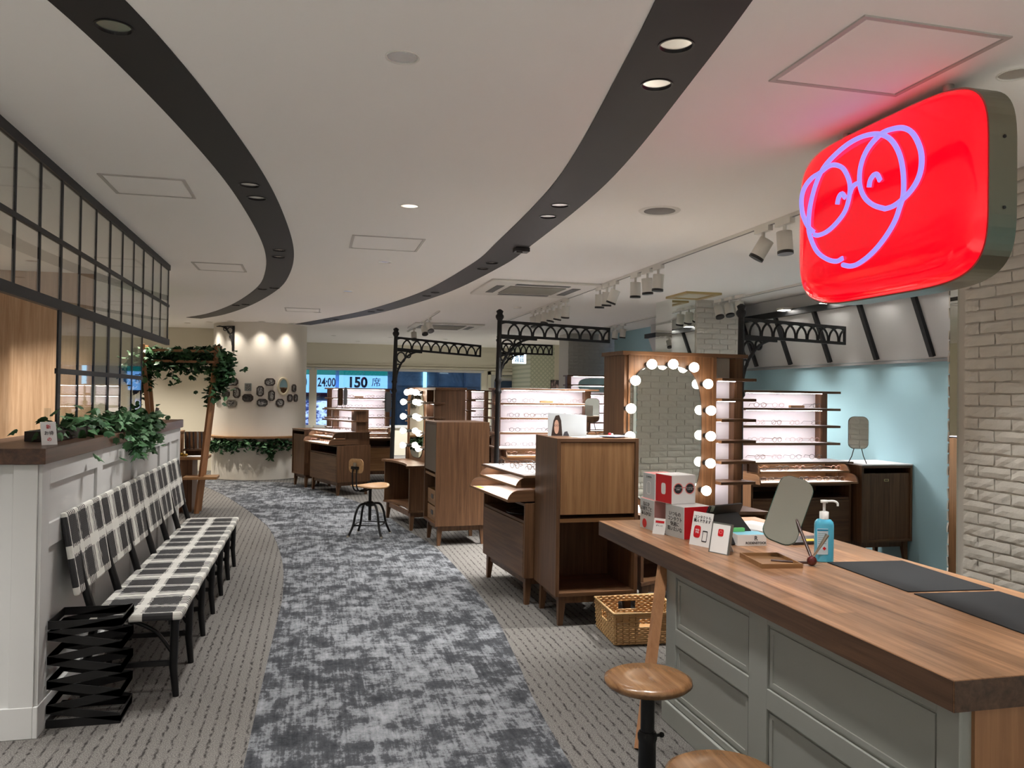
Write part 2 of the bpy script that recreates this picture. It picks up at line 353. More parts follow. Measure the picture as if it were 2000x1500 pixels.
def spot(name, loc, target, power, size=70, blend=.7, col=NEUT, r=.04, parent=None):
    l = bpy.data.lights.new(name, 'SPOT'); l.energy = power; l.spot_size = R_(size); l.spot_blend = blend; l.color = col; l.shadow_soft_size = r
    o = bpy.data.objects.new(name, l); C.objects.link(o); o.location = loc
    d = Vector(target)-Vector(loc); q = d.to_track_quat('-Z', 'Y'); o.rotation_euler = q.to_euler(); return o
# ================================================================ THE SETTING
struct(B(-6, -5, -.1, 6.4, 20.6, 0).build('floor', carpet_beige()), 'beige striped carpet')
pl = spline([(-.30,.2,0),(-.27,2,0),(-.25,3.7,0),(-.22,5.3,0),(-.2,6.4,0),(-.25,7.7,0),(-.42,9.3,0),(-.62,10.3,0),(-.98,11.7,0),(-1.4,13.1,0),(-1.9,14.3,0),(-2.8,15.4,0)])
pr = spline([(1.0,.2,0),(1.03,2,0),(1.1,3.76,0),(1.18,4.6,0),(1.26,5.6,0),(1.27,6.9,0),(1.22,8.1,0),(1.07,9.1,0),(.9,10.4,0),(.62,11.7,0),(.2,12.9,0),(-.25,14.2,0)])
n_ = len(pl); mb = MB()
vs = [(p.x, p.y, z) for z in (-.02, .003) for p in pl]+[(p.x, p.y, z) for z in (-.02, .003) for p in pr]
fs = []
for i in range(n_-1):
    fs += [(n_+i, n_+i+1, 3*n_+i+1, 3*n_+i), (i, n_+i, n_+i+1, i+1), (2*n_+i, 2*n_+i+1, 3*n_+i+1, 3*n_+i)]
mb.add(vs, fs); struct(mb.build('floor_path', carpet_grey()), 'curving walkway of mottled grey carpet')
struct(B(-6, -5, 0, 5.6, .2, .004).build('floor_bounce', plain('bounce_tile', (.7, .69, .66), .35)), 'pale tiled floor added behind the viewer for bounced light')  # pale tile added out of view to bounce light onto the ceiling
# ---- ceiling with recessed downlights
BL = [(-.66,2.9),(-.38,4.92),(-.36,5.24),(-.3,7.12),(-.32,7.48),(-.46,9.75),(-.6,9.9),(-.93,11.75),(-1.07,11.9)]
BR = [(1.18,2.53),(1.26,2.87),(1.49,4.87),(1.51,5.2),(1.56,7.19),(1.55,7.55),(1.38,9.5),(1.33,9.86),(.92,11.8),(.81,12.08),(.34,13.6),(.2,13.85)]
MAIN = [(.29,2.89),(.58,5.19),(.62,7.48),(.38,9.79),(.04,12.54),(2.48,2.43),(2.85,3.3),(4.4,5.4),(4.1,4.75)]  # last one added to light the brick pillar's far face
BOUNCED = [(x, y) for x in (-4.2, -2.2, -.2, 1.8, 3.8) for y in (-3.9, -2.3, -.7)]  # unseen lamps added over the pale floor for ceiling bounce
FILLD = [(.4,17.6),(1.6,17.6),(2.8,17.6),(4.0,17.6),(1.0,19.3),(2.4,19.3),(3.8,19.3),(4.9,16.6),(-2.5,1.6),(-2.5,3.0)]  # lamps added to brighten the dark far wall and room ends
WRM = [(-2.6,6.2),(-2.6,7.2),(-2.6,8.5),(-3.8,6.2),(-3.8,7.4),(-3.6,8.8),(-4.8,8.6),(-2.3,10.6),(-2.4,12.2),(-2.3,13.8),(-2.2,15.4),(-3.3,15.6),(-4.4,15.4)]
COLD = [(-.95+.99*math.sin(R_(a)), 15.56-.99*math.cos(R_(a))) for a in (-58, -27, 4, 35)]
ALLD = [(p, 'b') for p in BL+BR]+[(p, 'm') for p in MAIN]+[(p, 'w') for p in WRM]+[(p, 'c') for p in COLD]+[(p, 'e') for p in BOUNCED]+[(p, 'f') for p in FILLD]
cut = MB()
for (x, y), k in ALLD: cut.cyl((x, y, 2.69), (x, y, 2.83), .057, n=24)
cutter = cut.build('cutter', CEIL)
def boolcut(o):
    md = o.modifiers.new('holes', 'BOOLEAN'); md.operation = 'DIFFERENCE'; md.object = cutter; md.solver = 'EXACT'
    bpy.context.view_layer.update()
    me = bpy.data.meshes.new_from_object(o.evaluated_get(bpy.context.evaluated_depsgraph_get())); o.modifiers.clear(); o.data = me
ceil = struct(B(-6, -5, CZ, 6.4, 20.6, CZ+.2).build('ceiling', CEIL), 'white ceiling'); boolcut(ceil)
def band(name, pts, wd, label):
    P = spline([(x, y, 0) for x, y in pts], 10); L = []; Rr = []
    for i, p in enumerate(P):
        t = (P[min(i+1, len(P)-1)]-P[max(i-1, 0)]).normalized(); q = Vector((t.y, -t.x, 0)); L.append(p-q*wd/2); Rr.append(p+q*wd/2)
    n = len(P); mb = MB(); vs = [(p.x, p.y, z) for z in (CZ-.004, CZ+.03) for p in L+Rr]; fs = []
    for i in range(n-1):
        fs += [(i, i+1, n+i+1, n+i), (2*n+i, 3*n+i, 3*n+i+1, 2*n+i+1), (i, 2*n+i, 2*n+i+1, i+1), (n+i, n+i+1, 3*n+i+1, 3*n+i)]
    fs += [(0, n, 3*n, 2*n), (n-1, 3*n-1, 4*n-1, 2*n-1)]
    mb.add(vs, fs); o = struct(mb.build(name, BAND), label); boolcut(o); return o
band('ceiling_band', [(-1.25,1.0),(-.93,2.0),(-.67,2.85),(-.47,4.1),(-.35,5.4),(-.3,7.1),(-.38,8.6),(-.56,9.95),(-.99,11.83),(-1.5,13.4),(-1.95,14.3)], .24, 'charcoal band curving over the walkway on the bench side')
band('ceiling_band', [(.8,.6),(1.02,1.7),(1.2,2.65),(1.44,4.3),(1.53,6.2),(1.54,7.4),(1.36,9.6),(.87,11.95),(.25,13.75),(-.2,14.9)], .29, 'charcoal band curving over the walkway on the counter side')
bpy.data.objects.remove(cutter)
seams = None
ORDN = ['nearest', 'second', 'third', 'fourth', 'fifth', 'sixth', 'seventh', 'eighth', 'ninth', 'tenth', 'eleventh', 'twelfth', 'thirteenth', 'fourteenth', 'fifteenth']
DLAB = [(BL, '%s silver-cupped downlight in the bench-side charcoal ceiling band, counted from the viewer'), (BR, '%s silver-cupped downlight in the counter-side charcoal ceiling band, counted from the viewer'), (MAIN, '%s white-rimmed downlight in the plain white ceiling, counted down the walkway then to the right'),
        (WRM, '%s warm downlight of the back room behind the glass screen, counted from the screen'), (COLD, '%s warm downlight grazing the round column, counted from its left edge'), (BOUNCED, '%s downlight added behind the viewer for bounced light'), (FILLD, '%s downlight added to brighten the room ends')]
DLOOK = {p: lab % ORDN[i] for L, lab in DLAB for i, p in enumerate(L)}
DG = {'b': 'downlights in the ceiling bands', 'm': 'downlights in the white ceiling', 'w': 'warm downlights', 'c': 'column downlights', 'e': 'downlights added behind the viewer', 'f': 'downlights added at the room ends'}
cup_me = MB().lathe([(.055, 0), (.053, .015), (.048, .035), (.04, .055), (.028, .07)], 14).mesh('reflector_cup'); cup_me.polygons.foreach_set('use_smooth', [False]*len(cup_me.polygons))
lampf = MB().lathe([(.0001, 0), (.02, 0), (.02, .006)], 16).mesh('lamp')
rims = {k: MB().ring([(.062*math.cos(a), .062*math.sin(a)) for a in [2*math.pi*i/32 for i in range(32)]], [(.0555*math.cos(a), .0555*math.sin(a)) for a in [2*math.pi*i/32 for i in range(32)]], -.003, .02, 'z').mesh('rim') for k in 'bmwcef'}
cup_me.materials.append(CHROME); lampf.materials.append(DOWNE); rims['b'].materials.append(BLACK); rims['m'].materials.append(TRK); [rims[k].materials.append(TRK) for k in 'wcef']
def ob(name, me, parent, loc=(0,0,0)):
    o = bpy.data.objects.new(name, me); C.objects.link(o); o.parent = parent; o.location = loc; return o
for (x, y), k in ALLD:
    t = thing('downlight', DLOOK[(x, y)], 'light', (x, y, CZ), 0, DG[k])
    ob('rim', rims[k], t, (0,0,-.004 if k == 'b' else 0)); ob('reflector_cup', cup_me, t); ob('lamp', lampf, t, (0,0,.066))
    pw = {'b': P_DOWN, 'm': 70, 'w': P_WARM, 'e': 95, 'f': 170, 'c': 9}[k]
    l = spot('downlight_beam', (x, y, CZ-.02), (x, y, 0), pw, {'e': 80, 'm': 62}.get(k, 100), 1., WARM if k in 'wc' else NEUT, .045)
# ---- outer walls
struct(B(-6.1, -5, 0, -6, 20.6, CZ).build('wall_left', CREAM)); struct(B(-6, -5.1, 0, 6.4, -5, CZ).build('wall_back', WHITE))
struct(B(5.6, -5, 0, 5.75, 14.6, CZ).build('wall_right', BLUEW), 'pale blue wall')
struct(B(5.98, 14.6, 0, 6.1, 18.6, CZ).build('wall_recess', CREAM))
FY = 20.3
mb = MB(); mb.box(-6, FY, 2.09, 5.4, FY+.15, CZ); mb.box(-6, FY, 0, 4.4, FY+.15, .74); mb.box(-6, FY, .74, -.9, FY+.15, 2.09); mb.box(-.1, FY, .74, .08, FY+.15, 2.09)
mb.box(4.18, FY, .74, 4.4, FY+.15, 2.09); mb.box(5.12, FY, 0, 5.4, FY+.15, 2.09)
struct(mb.build('wall_far', CREAM), 'cream wall around the street windows')
struct(B(-6, 16.6, 0, -1.7, 16.75, CZ).build('wall_cream', CREAM), 'plain cream wall behind the ivy frame')
struct(B(-6, 9.25, 0, -2.25, 9.35, CZ).build('wall_wood', BEECH), 'pale wood-panelled wall of the back room')
struct(B(-3.45, 9.12, 0, -3.18, 9.25, CZ).build('trim_1', PINE))
for i, (x0, x1) in enumerate(((-.9, -.1), (.08, 4.18))):
    f = MB()
    for a in ((x0-.05, FY-.03, 2.09, x1+.05, FY, 2.15), (x0-.05, FY-.03, .68, x1+.05, FY, .74)): f.box(*a)
    wn = struct(f.build('window_%d' % (i+1), WHITE)); 
    B(x0, FY+.06, .74, x1, FY+.07, 2.09).build('pane', WGLASS, wn)
text('window_lettering', 'TAYA', .17, plain('pale_lettering', (.35, .5, .6), .6), bpy.data.objects['window_2'], face_M((3.98, FY+.05, 1.33)), bold=.002)
struct(MB().box(-6, FY-.045, 2.16, 5.4, FY, 2.2).box(-6, FY-.03, 2.24, 5.4, FY, 2.26).build('trim_2', CREAM), 'moulding above the windows')
d = struct(B(4.42, FY+.02, 0, 5.1, FY+.07, 2.05).build('door_1', WHITE), 'white glazed door')
B(4.52, FY, 1.0, 5.0, FY+.02, 1.9).build('pane', plain('dusk_glass', (.03, .06, .12), .05), d)
MB().box(4.72, FY-.06, 1.97, 4.98, FY+.02, 2.02).build('door_closer', STEEL, d); MB().box(4.5, FY-.07, 1.0, 4.52, FY+.02, 1.14).build('handle', STEEL, d)
fr = MB().box(4.34, FY-.04, 0, 4.42, FY, 2.13).box(5.1, FY-.04, 0, 5.24, FY, 2.13).box(4.34, FY-.04, 2.05, 5.24, FY, 2.13); struct(fr.build('trim_3', CREAM), 'door surround')
struct(B(4.98, 18.5, 0, 5.58, 20.6, CZ).build('wall_lattice', lattice_paper()), 'green lattice papered wall')
struct(B(5.58, 18.5, 0, 6.4, 18.7, CZ).build('wall_plain', CREAM))
# ---- half wall with panelling, wood cap
hw = struct(MB().box(-1.42, 4.0, 0, -1.18, 7.85, 1.21).box(-3.4, 4.0, 0, -1.42, 4.2, 1.21).build('wall_partition', WHITE), 'white panelled half wall')
for y0, y1 in ((4.0,4.11),(4.95,5.07),(5.9,6.02),(6.85,6.95),(7.3,7.37),(7.76,7.85)): B(-1.18, y0, .14, -1.164, y1, 1.21).build('stile', WHITE, hw, .002)
for z0, z1 in ((.82,.93),(1.11,1.21)):
    for y0, y1 in ((4.11,4.95),(5.07,5.9),(6.02,6.85),(6.95,7.3),(7.37,7.76)): B(-1.18, y0, z0, -1.164, y1, z1).build('rail', WHITE, hw, .002)
B(-1.18, 3.985, 0, -1.16, 7.87, .14).build('skirting', WHITE, hw, .003); B(-3.4, 3.985, 0, -1.18, 4.0, .14).build('skirting', WHITE, hw, .003)
for x0, x1 in ((-1.28,-1.18),(-1.75,-1.34),(-2.2,-1.76)): B(x0+.002, 3.99, .14, x1, 4.0, 1.21).build('board', WHITE, hw, .002)
for a in ((-1.46, 3.97, -1.145, 5.35),(-1.46, 5.352, -1.145, 6.7),(-1.46, 6.702, -1.145, 7.88)): B(a[0], a[1], 1.212, a[2], a[3], 1.282).build('cap', CAP, hw, .003)
B(-3.4, 3.97, 1.212, -1.463, 4.3, 1.282).build('cap', CAP, hw, .003)
# ---- glass screen in charcoal frame on the half wall
gs = thing('glass_screen', 'charcoal gridded glass screen above the white half wall by the bench', 'screen', (-1.37, 0, 1.28))
mull = [3.48,3.85,4.22,4.58,4.94,5.31,5.67,6.04,6.41,6.79,7.16,7.56,7.94,8.33]; thick = {4.94, 6.04, 7.16, 8.33, 3.85}
def gz(z): return z-1.28
t2 = .005
for y in mull:
    w_ = .016 if y in thick else .011
    for z0, z1 in ((2.035,2.345),(2.37,2.70)): B(-t2, y-w_, gz(z0), t2, y+w_, gz(z1)).build('mullion', FRAME, gs)
for z0, z1, w_ in ((2.70,2.75,.014),(2.345,2.37,.01),(1.98,2.035,.016)): B(-w_, 3.45, gz(z0), w_, 8.36, gz(z1)).build('rail', FRAME, gs)
for y in mull[4:11]:
    w_ = .026 if y in (4.94, 6.04) else .012
    for z0, z1 in ((1.284,1.63),(1.66,1.98)): B(-t2, y-w_, gz(z0), t2, y+w_, gz(z1)).build('mullion', FRAME, gs)
B(-.008, 4.9, gz(1.63), .008, 7.18, gz(1.66)).build('rail', FRAME, gs)
for a, b_ in zip(mull, mull[1:]):
    for z0, z1 in ((2.035,2.345),(2.37,2.70)): B(-.003, a+.01, gz(z0), .003, b_-.01, gz(z1)).build('pane', GLASS, gs)
for a, b_ in zip(mull[4:11], mull[5:11]):
    for z0, z1 in ((1.284,1.63),(1.66,1.98)): B(-.003, a+.01, gz(z0), .003, b_-.01, gz(z1)).build('pane', GLASS, gs)
# ---- round column
struct(MB().lathe([(.82, 0), (.82, CZ)], 64, (-.95, 15.56, 0)).build('wall_column', COLW), 'round white plaster column')
# ---- bricks
def brick_mesh(seed, L, H, D):
    rd = random.Random(seed); nx, nz = 4, 2; vs = []; fs = []
    for i in range(nx+1):
        for k in range(nz+1):
            e = (i in (0, nx)) or (k in (0, nz))
            vs.append((i/nx*L+(rd.uniform(-.004, .004) if e else 0), -(D*.75 if e else D)+rd.uniform(-.0025, .002), k/nz*H+(rd.uniform(-.003, .003) if e else 0)))
    W_ = nz+1
    for i in range(nx):
        for k in range(nz): fs.append((i*W_+k, (i+1)*W_+k, (i+1)*W_+k+1, i*W_+k+1))
    edge = [i*W_ for i in range(nx+1)]+[nx*W_+k for k in range(1, W_)]+[i*W_+nz for i in range(nx-1, -1, -1)]+[k for k in range(nz-1, 0, -1)]
    o = len(vs)
    for e in edge: v = vs[e]; vs.append((v[0], 0, v[2]))
    for a in range(len(edge)): b_ = (a+1) % len(edge); fs.append((edge[a], edge[b_], o+b_, o+a))
    return vs, fs
BV = {}
def bricks(parent, org, rz, width, z0, z1, L=.2, H=.054, g=.01, D=.013, budget=300, skip=None):
    """courses on a plane starting at org, running along local +x, facing local -y"""
    M0 = Matrix.Translation(org)@Matrix.Rotation(R_(rz), 4, 'Z'); rest = MB(); n = 0; row = 0; z = z0
    while z+H < z1+1e-4:
        x = -(L+g)/2 if row % 2 else 0.
        while x < width-.02:
            a = max(x, 0); b_ = min(x+L, width)
            if b_-a > .03:
                sd = (row*31+int((x+1)*10)*7) % 5; ln = round(b_-a, 3)
                if (sd, ln, H) not in BV:
                    v, f = brick_mesh(sd*97+int(ln*1000), ln, H, D); q = MB().add(v, f).mesh('brick'); q.materials.append(BRICK); BV[(sd, ln, H)] = (q, v, f)
                q, v, f = BV[(sd, ln, H)]
                if n < budget:
                    o = bpy.data.objects.new('brick', q); C.objects.link(o); o.parent = parent; o.matrix_local = M0@Matrix.Translation((a, 0, z)); n += 1
                else: rest.add([M0@(Vector(p)+Vector((a, 0, z))) for p in v], f)
            x += L+g
        z += H+g; row += 1
    if rest.v: r = rest.build('brick_courses', BRICK, parent); r['kind'] = 'stuff'
    return n
pil = struct(B(3.5, 1.7, 0, 4.9, 3.85, CZ).build('wall_pillar', GROUT), 'white brick pillar behind the counter')
nb = bricks(pil, (3.5, 3.74, .57), -90, 1.25, 0, 2.18, budget=300)
bricks(pil, (4.9, 3.85, 1.0), 180, 1.41, 0, 1.0, budget=max(0, 300-nb))
bricks(pil, (4.9, 3.85, 0.04), 180, 1.41, 0, .95, budget=0); bricks(pil, (4.9, 3.85, 2.02), 180, 1.41, 0, .72, budget=0)
B(3.488, 3.79, .3, 3.5, 3.845, CZ).build('mirror_strip', MIRROR, pil)
for (x0, y0, wd, z0) in ((4.56, 9.1, .62, 1.25), (4.77, 14.9, 1.15, 1.1)):
    p = struct(B(x0, y0, 0, x0+wd, y0+.6, CZ).build('wall_pillar', GROUT), 'brick-clad pillar behind the displays')
    bricks(p, (x0, y0, z0), 0, wd, 0, CZ-z0, D=.012)
    if x0 < 4.7: B(x0-.32, y0+.02, 0, x0, y0+.5, CZ).build('mirror_cladding', MIRROR, p)
# ---- sloping white awning with dark ribs above the blue wall
aw = thing('wall_awning', 'sloping white awning with dark ribs above the pale blue wall', 'awning', (5.6, 0, 1.94))
for k in range(11):
    y0 = 4.05+.765*k
    q = MB(); q.add([(-.01, y0, 0), (-.01, y0+.765, 0), (-.23, y0+.765, .58), (-.23, y0, .58), (0, y0, 0), (0, y0+.765, 0), (-.2, y0+.765, .6), (-.2, y0, .6)], [(0,1,2,3),(4,7,6,5),(0,4,5,1),(3,2,6,7),(0,3,7,4),(1,5,6,2)])
    q.build('awning_panel', WHITE, aw)
    MB().bar((-.03, y0, .02), (-.25, y0, .6), .045, .05, (0,1,0)).build('rib', FRAME, aw)
B(-.17, 4.05, .6, -.01, 12.5, .805).build('soffit', WHITE, aw); B(-.28, 4.05, .57, -.2, 12.5, .64).build('beam', BLACK, aw); B(-.03, 4.05, -.03, 0, 12.5, -.005).build('edge_bar', plain('grey_edge', (.3, .3, .3), .5), aw)
# ================================================================ CEILING FIXTURES
def access(x, y, w_, d_, label):
    t = thing('access_panel', label, 'ceiling panel', (x, y, CZ))
    o, i = [(-w_/2,-d_/2),(w_/2,-d_/2),(w_/2,d_/2),(-w_/2,d_/2)], [(-w_/2+.018,-d_/2+.018),(w_/2-.018,-d_/2+.018),(w_/2-.018,d_/2-.018),(-w_/2+.018,d_/2-.018)]
    MB().ring(o, i, -.006, .0, 'z').build('frame', plain('panel_frame', (.5, .48, .45), .5), t); B(-w_/2+.024, -d_/2+.024, -.004, w_/2-.024, d_/2-.024, 0).build('panel', CEIL, t)
access(1.93, 2.45, .56, .55, 'square ceiling access panel right beside the red lightbox sign')
access(-.96, 5.14, .46, .46, 'square ceiling access panel nearest the gridded glass screen')
access(-.9, 8.3, .46, .5, 'ceiling access panel above the far end of the plaid bench')
access(.55, 6.54, .56, .57, 'ceiling access panel between the two charcoal bands')
access(-.17, 12.25, .5, .5, 'farthest ceiling access panel, in front of the round column')
def cassette(x, y, label, s=1.2):
    t = thing('air_conditioner', label, 'air conditioner', (x, y, CZ-.001)); h = s/2
    MB().prism([(-h,-h),(h,-h),(h,h),(-h,h)], -.025, 0).build('fascia', TRK, t, .008)
    B(-h*.55, -h*.5, -.032, h*.5, h*.5, -.024).build('grille', plain('grille_grey', (.24, .23, .2), .6), t)
    for k in range(12): B(-h*.52, -h*.46+k*h*.08, -.036, h*.47, -h*.46+k*h*.08+.012, -.032).build('grille_slat', plain('slat_beige', (.42, .4, .35), .5), t)
    for a in ((-h*.8, -h*.5, -h*.66, h*.5), (h*.62, -h*.5, h*.78, h*.5), (-h*.5, h*.64, h*.5, h*.78), (-h*.5, -h*.78, h*.5, -h*.64)): B(a[0], a[1], -.03, a[2], a[3], -.024).build('vane', plain('vane_dark', (.1, .1, .1), .5), t)
cassette(2.38, 8.78, 'white ceiling cassette air conditioner beside the near charcoal band')
cassette(2.25, 14.2, 'farther small-looking ceiling cassette air conditioner near the windows')
t = thing('ceiling_vent', 'beige square ceiling vent beside the track of spotlights', 'vent', (4.31, 8.7, CZ)); MB().ring([(-.22,-.28),(.22,-.28),(.22,.28),(-.22,.28)], [(-.16,-.22),(.16,-.22),(.16,.22),(-.16,.22)], -.025, 0, 'z').build('frame', GOLD, t); B(-.16, -.22, -.012, .16, .22, 0).build('grille', CREAM, t)
t = thing('ceiling_speaker', 'round flush ceiling speaker with grey mesh', 'speaker', (2.15, 4.83, CZ)); MB().lathe([(.1,-.004),(.125,-.008),(.135,0)], 32).build('rim', TRK, t); MB().lathe([(.0001,-.006),(.1,-.005),(.1,0)], 32).build('mesh_grille', plain('mesh_grey', (.3, .29, .28), .6, bump=.5, bscale=600), t)
t = thing('smoke_detector', 'small flat round detector on the white ceiling', 'detector', (2.7, 10.75, CZ)); MB().lathe([(.0001,-.02),(.05,-.018),(.06,0)], 24).build('body', TRK, t)
t = thing('black_sensor', 'small black box on the charcoal ceiling band', 'sensor', (1.63, 6.38, CZ-.004)); B(-.06, -.05, -.035, .06, .05, 0).build('housing', BLK, t, .004); B(-.05, -.04, -.045, .0, .0, -.035).build('lens', BLK, t)
def track(x, y0, y1, label, w_=.034):
    t = thing('light_track', label, 'light track', (x, y0, CZ)); B(-w_/2, 0, -.022, w_/2, y1-y0, 0).build('rail', TRK, t); B(-.006, .02, -.024, .006, y1-y0-.02, -.021).build('groove', plain('groove_grey', (.15, .15, .15), .5), t)
    return t
track(3.0, 3.4, 13.2, 'long white light track running from the red sign over the displays')
track(4.9, 5.6, 14.2, 'white light track nearest the blue wall')
track(1.75, 11.6, 15.6, 'short white light track close to the street windows')
SPL = {}; TCN = {}
def tracklight(x, y, yawd, tilt, label, group, lit=True, aim=None, power=P_TRACK, size=55):
    TCN[group] = TCN.get(group, -1)+1; label = ORDN[TCN[group]]+' '+label
    t = thing('track_spotlight', label, 'spotlight', (x, y, CZ-.022), 0, group)
    if not SPL:
        SPL['a'] = B(-.018, -.09, -.035, .018, .09, 0).mesh('adapter'); SPL['s'] = MB().cyl((0,0,-.035), (0,0,-.085), .012, n=10).bar((0,0,-.085), (0,0,-.13), .02, .03).mesh('stem')
        SPL['c'] = MB().lathe([(.05, .02), (.05, .15), (.0001, .15)], 24).mesh('can'); SPL['r'] = MB().lathe([(.052, 0), (.052, .02), (.04, .02), (.04, .002)], 24).mesh('ring'); SPL['l'] = MB().lathe([(.0001, .012), (.041, .012)], 20).mesh('lens')
        for k, mt in (('a', TRK), ('s', TRK), ('c', TRK), ('r', BLK), ('l', SPOTE)): SPL[k].materials.append(mt)
    ob('adapter', SPL['a'], t); ob('stem', SPL['s'], t)
    hd = ob('can', SPL['c'], t, (0,0,-.13)); hd.matrix_local = Matrix.Translation((0,0,-.13))@Matrix.Rotation(R_(yawd), 4, 'Z')@Matrix.Rotation(R_(tilt), 4, 'X')@Matrix.Translation((0,0,-.1))
    ob('trim_ring', SPL['r'], hd); ob('lens', SPL['l'], hd)
    if lit:
        d = Matrix.Rotation(R_(yawd), 4, 'Z')@Matrix.Rotation(R_(tilt), 4, 'X')@Vector((0,0,-1)); p = Vector((x, y, CZ-.152))+d*.12
        spot('spot_beam', p, p+d, power, size, .6, NEUT, .04)
L1 = 'white can spotlight in the pair nearest the red sign'
for y, a, ti in ((4.74, 10, -6), (5.0, 60, 30)): tracklight(3.0, y, a, ti, L1, 'pair of spotlights by the red sign', power=P_TRACK*1.2)
for y, a, ti in ((6.75, 90, 4), (7.0, 90, -4), (7.28, 0, 2)): tracklight(3.0, y, a, ti, 'white can spotlight of the nearest trio on the long track', 'nearest trio of track spotlights', size=95)
for y, a, ti in ((7.85, 50, 22), (8.06, 0, 8), (8.28, 0, 4)): tracklight(3.0, y, a, ti, 'white can spotlight of the second trio on the long track', 'second trio of track spotlights', size=95, power=60)
for i, y in enumerate((9.5, 9.8, 10.1, 10.4, 10.7, 11.0)): tracklight(3.0, y, 40*i, 12, 'white can spotlight above the iron bracket at the far end of the long track', 'far cluster of track spotlights', lit=i % 2 == 0, size=95, power=60)
for y, a, ti in ((8.35, 0, -15), (8.6, 0, -20), (8.85, 0, -25)): tracklight(4.72, y, a, ti, 'white can spotlight beside the brick pillar next to the vent', 'spotlights beside the brick pillar', size=95, power=30)
for y in (12.4, 12.75, 13.1, 13.4): tracklight(4.9, y, 20, 8, 'white can spotlight high at the far end by the lattice wall', 'spotlights by the lattice wall', lit=y < 12.6)
for y, a, ti in ((12.6, 200, 35), (13.2, 190, 30), (14.6, 180, 25)): tracklight(1.75, y, a, ti, 'lit can spotlight on the short track by the street windows', 'lit spotlights by the street windows', power=P_TRACK*.8)
for k, y in enumerate((5.9, 6.75, 7.5, 8.3)):     # wall washers clipped to the awning beam
    t = thing('wall_washer', ORDN[k]+' clip-on flood lamp on the dark beam of the white awning', 'spotlight', (5.36, y, 2.575), 0, 'flood lamps on the awning beam')
    B(-.04, -.03, 0, .0, .03, .03).build('clamp', TRK, t); B(-.16, -.07, -.01, -.05, .07, .02).build('head', TRK, t, .004); B(-.15, -.06, -.013, -.06, .06, -.01).build('lens', SPOTE, t)
    spot('washer_beam', (5.0, y, 2.5), (5.62, y, .9), 13, 60, .9, NEUT, .03)
# ---- red lightbox sign
sg = thing('lightbox_sign', 'glowing red pillow-shaped lightbox sign with neon line-drawn face in spectacles', 'sign', (2.28, 2.885, 1.98))
N = 72; rings = []; mb = MB()
ss = [1, .985, .96, .93, .88, .8, .65, .45, .2]
for s_ in ss: rings.append([(-.085*(1-s_**7)**.5, p[0], p[1]+.365) for p in superell(1.09*s_, .73*s_, 5., N)])
vs = [v for r in rings for v in r]+[(-.085, 0, .365)]; fs = []
for i in range(len(ss)-1):
    for k in range(N): fs.append((i*N+k, i*N+(k+1) % N, (i+1)*N+(k+1) % N, (i+1)*N+k))
for k in range(N): fs.append(((len(ss)-1)*N+k, (len(ss)-1)*N+(k+1) % N, len(vs)-1))
mb.add(vs, fs, True); mb.build('face', plain('red_lit_acrylic', (.6, .0, .01), .12, emis=(1, .0, .012), es=.3, coat=.3), sg)
o5 = [(p[0], p[1]+.365) for p in superell(1.1, .74, 5., N)]; i5 = [(p[0], p[1]+.365) for p in superell(1.085, .725, 5., N)]
MB().ring(o5, i5, -.004, .115, 'x').build('steel_side', plain('sign_steel', (.26, .245, .19), .3, metal=1), sg); MB().prism([(p[0], p[1]+.365) for p in superell(1.08, .72, 5., N)], .105, .11, 'x').build('back_plate', STEEL, sg)
for yy in (-.3, .3): MB().cyl((.05, yy, .72), (.05, yy, .77), .02).build('hanger', STEEL, sg)
for z in (.25, .5): MB().cyl((.06, -.553, z), (.06, -.548, z), .006, n=10).build('screw', BLK, sg)
STRK = [[(0.1, -0.176), (0.143, -0.183), (0.21, -0.163), (0.28, -0.119), (0.329, -0.052), (0.349, 0.01), (0.339, 0.095), (0.3, 0.183), (0.246, 0.245), (0.171, 0.281), (0.071, 0.306), (-0.025, 0.309), (-0.115, 0.291), (-0.177, 0.257), (-0.22, 0.211), (-0.25, 0.153), (-0.265, 0.083), (-0.265, 0.01), (-0.246, -0.035), (-0.217, -0.086), (-0.158, -0.142), (-0.083, -0.188), (-0.005, -0.215), (0.05, -0.218), (0.099, -0.205)], [(0.308, -0.024), (0.354, 0.011), (0.396, 0.078), (0.406, 0.149), (0.381, 0.198), (0.325, 0.227), (0.262, 0.235), (0.201, 0.247), (0.149, 0.237), (0.098, 0.205), (0.062, 0.15), (0.054, 0.104), (0.067, 0.053), (0.095, 0.014), (0.152, -0.02), (0.212, -0.041), (0.273, -0.045), (0.302, -0.038)], [(0.054, 0.09), (0.038, 0.113), (0.013, 0.122), (-0.014, 0.119)], [(-0.162, -0.022), (-0.093, 0.008), (-0.041, 0.05), (-0.011, 0.105), (-0.009, 0.168), (-0.032, 0.223), (-0.077, 0.262), (-0.14, 0.286), (-0.201, 0.284), (-0.26, 0.269), (-0.306, 0.238), (-0.339, 0.192), (-0.359, 0.138), (-0.357, 0.083), (-0.335, 0.041), (-0.297, 0.01), (-0.251, -0.011), (-0.205, -0.022), (-0.162, -0.022)], [(-0.067, 0.087), (-0.075, 0.115), (-0.098, 0.131), (-0.117, 0.124), (-0.133, 0.097)], [(0.139, 0.063), (0.13, 0.09), (0.108, 0.103), (0.085, 0.079)]]
NEON = plain('neon_lilac', (.2, .18, .5), .3, emis=(.3, .26, 1.), es=.4)
for s_ in STRK:
    MB().tube(spline([(-.088, y+.035, z+.35) for y, z in s_], 4), .0105, 8).build('neon_line', NEON, sg)
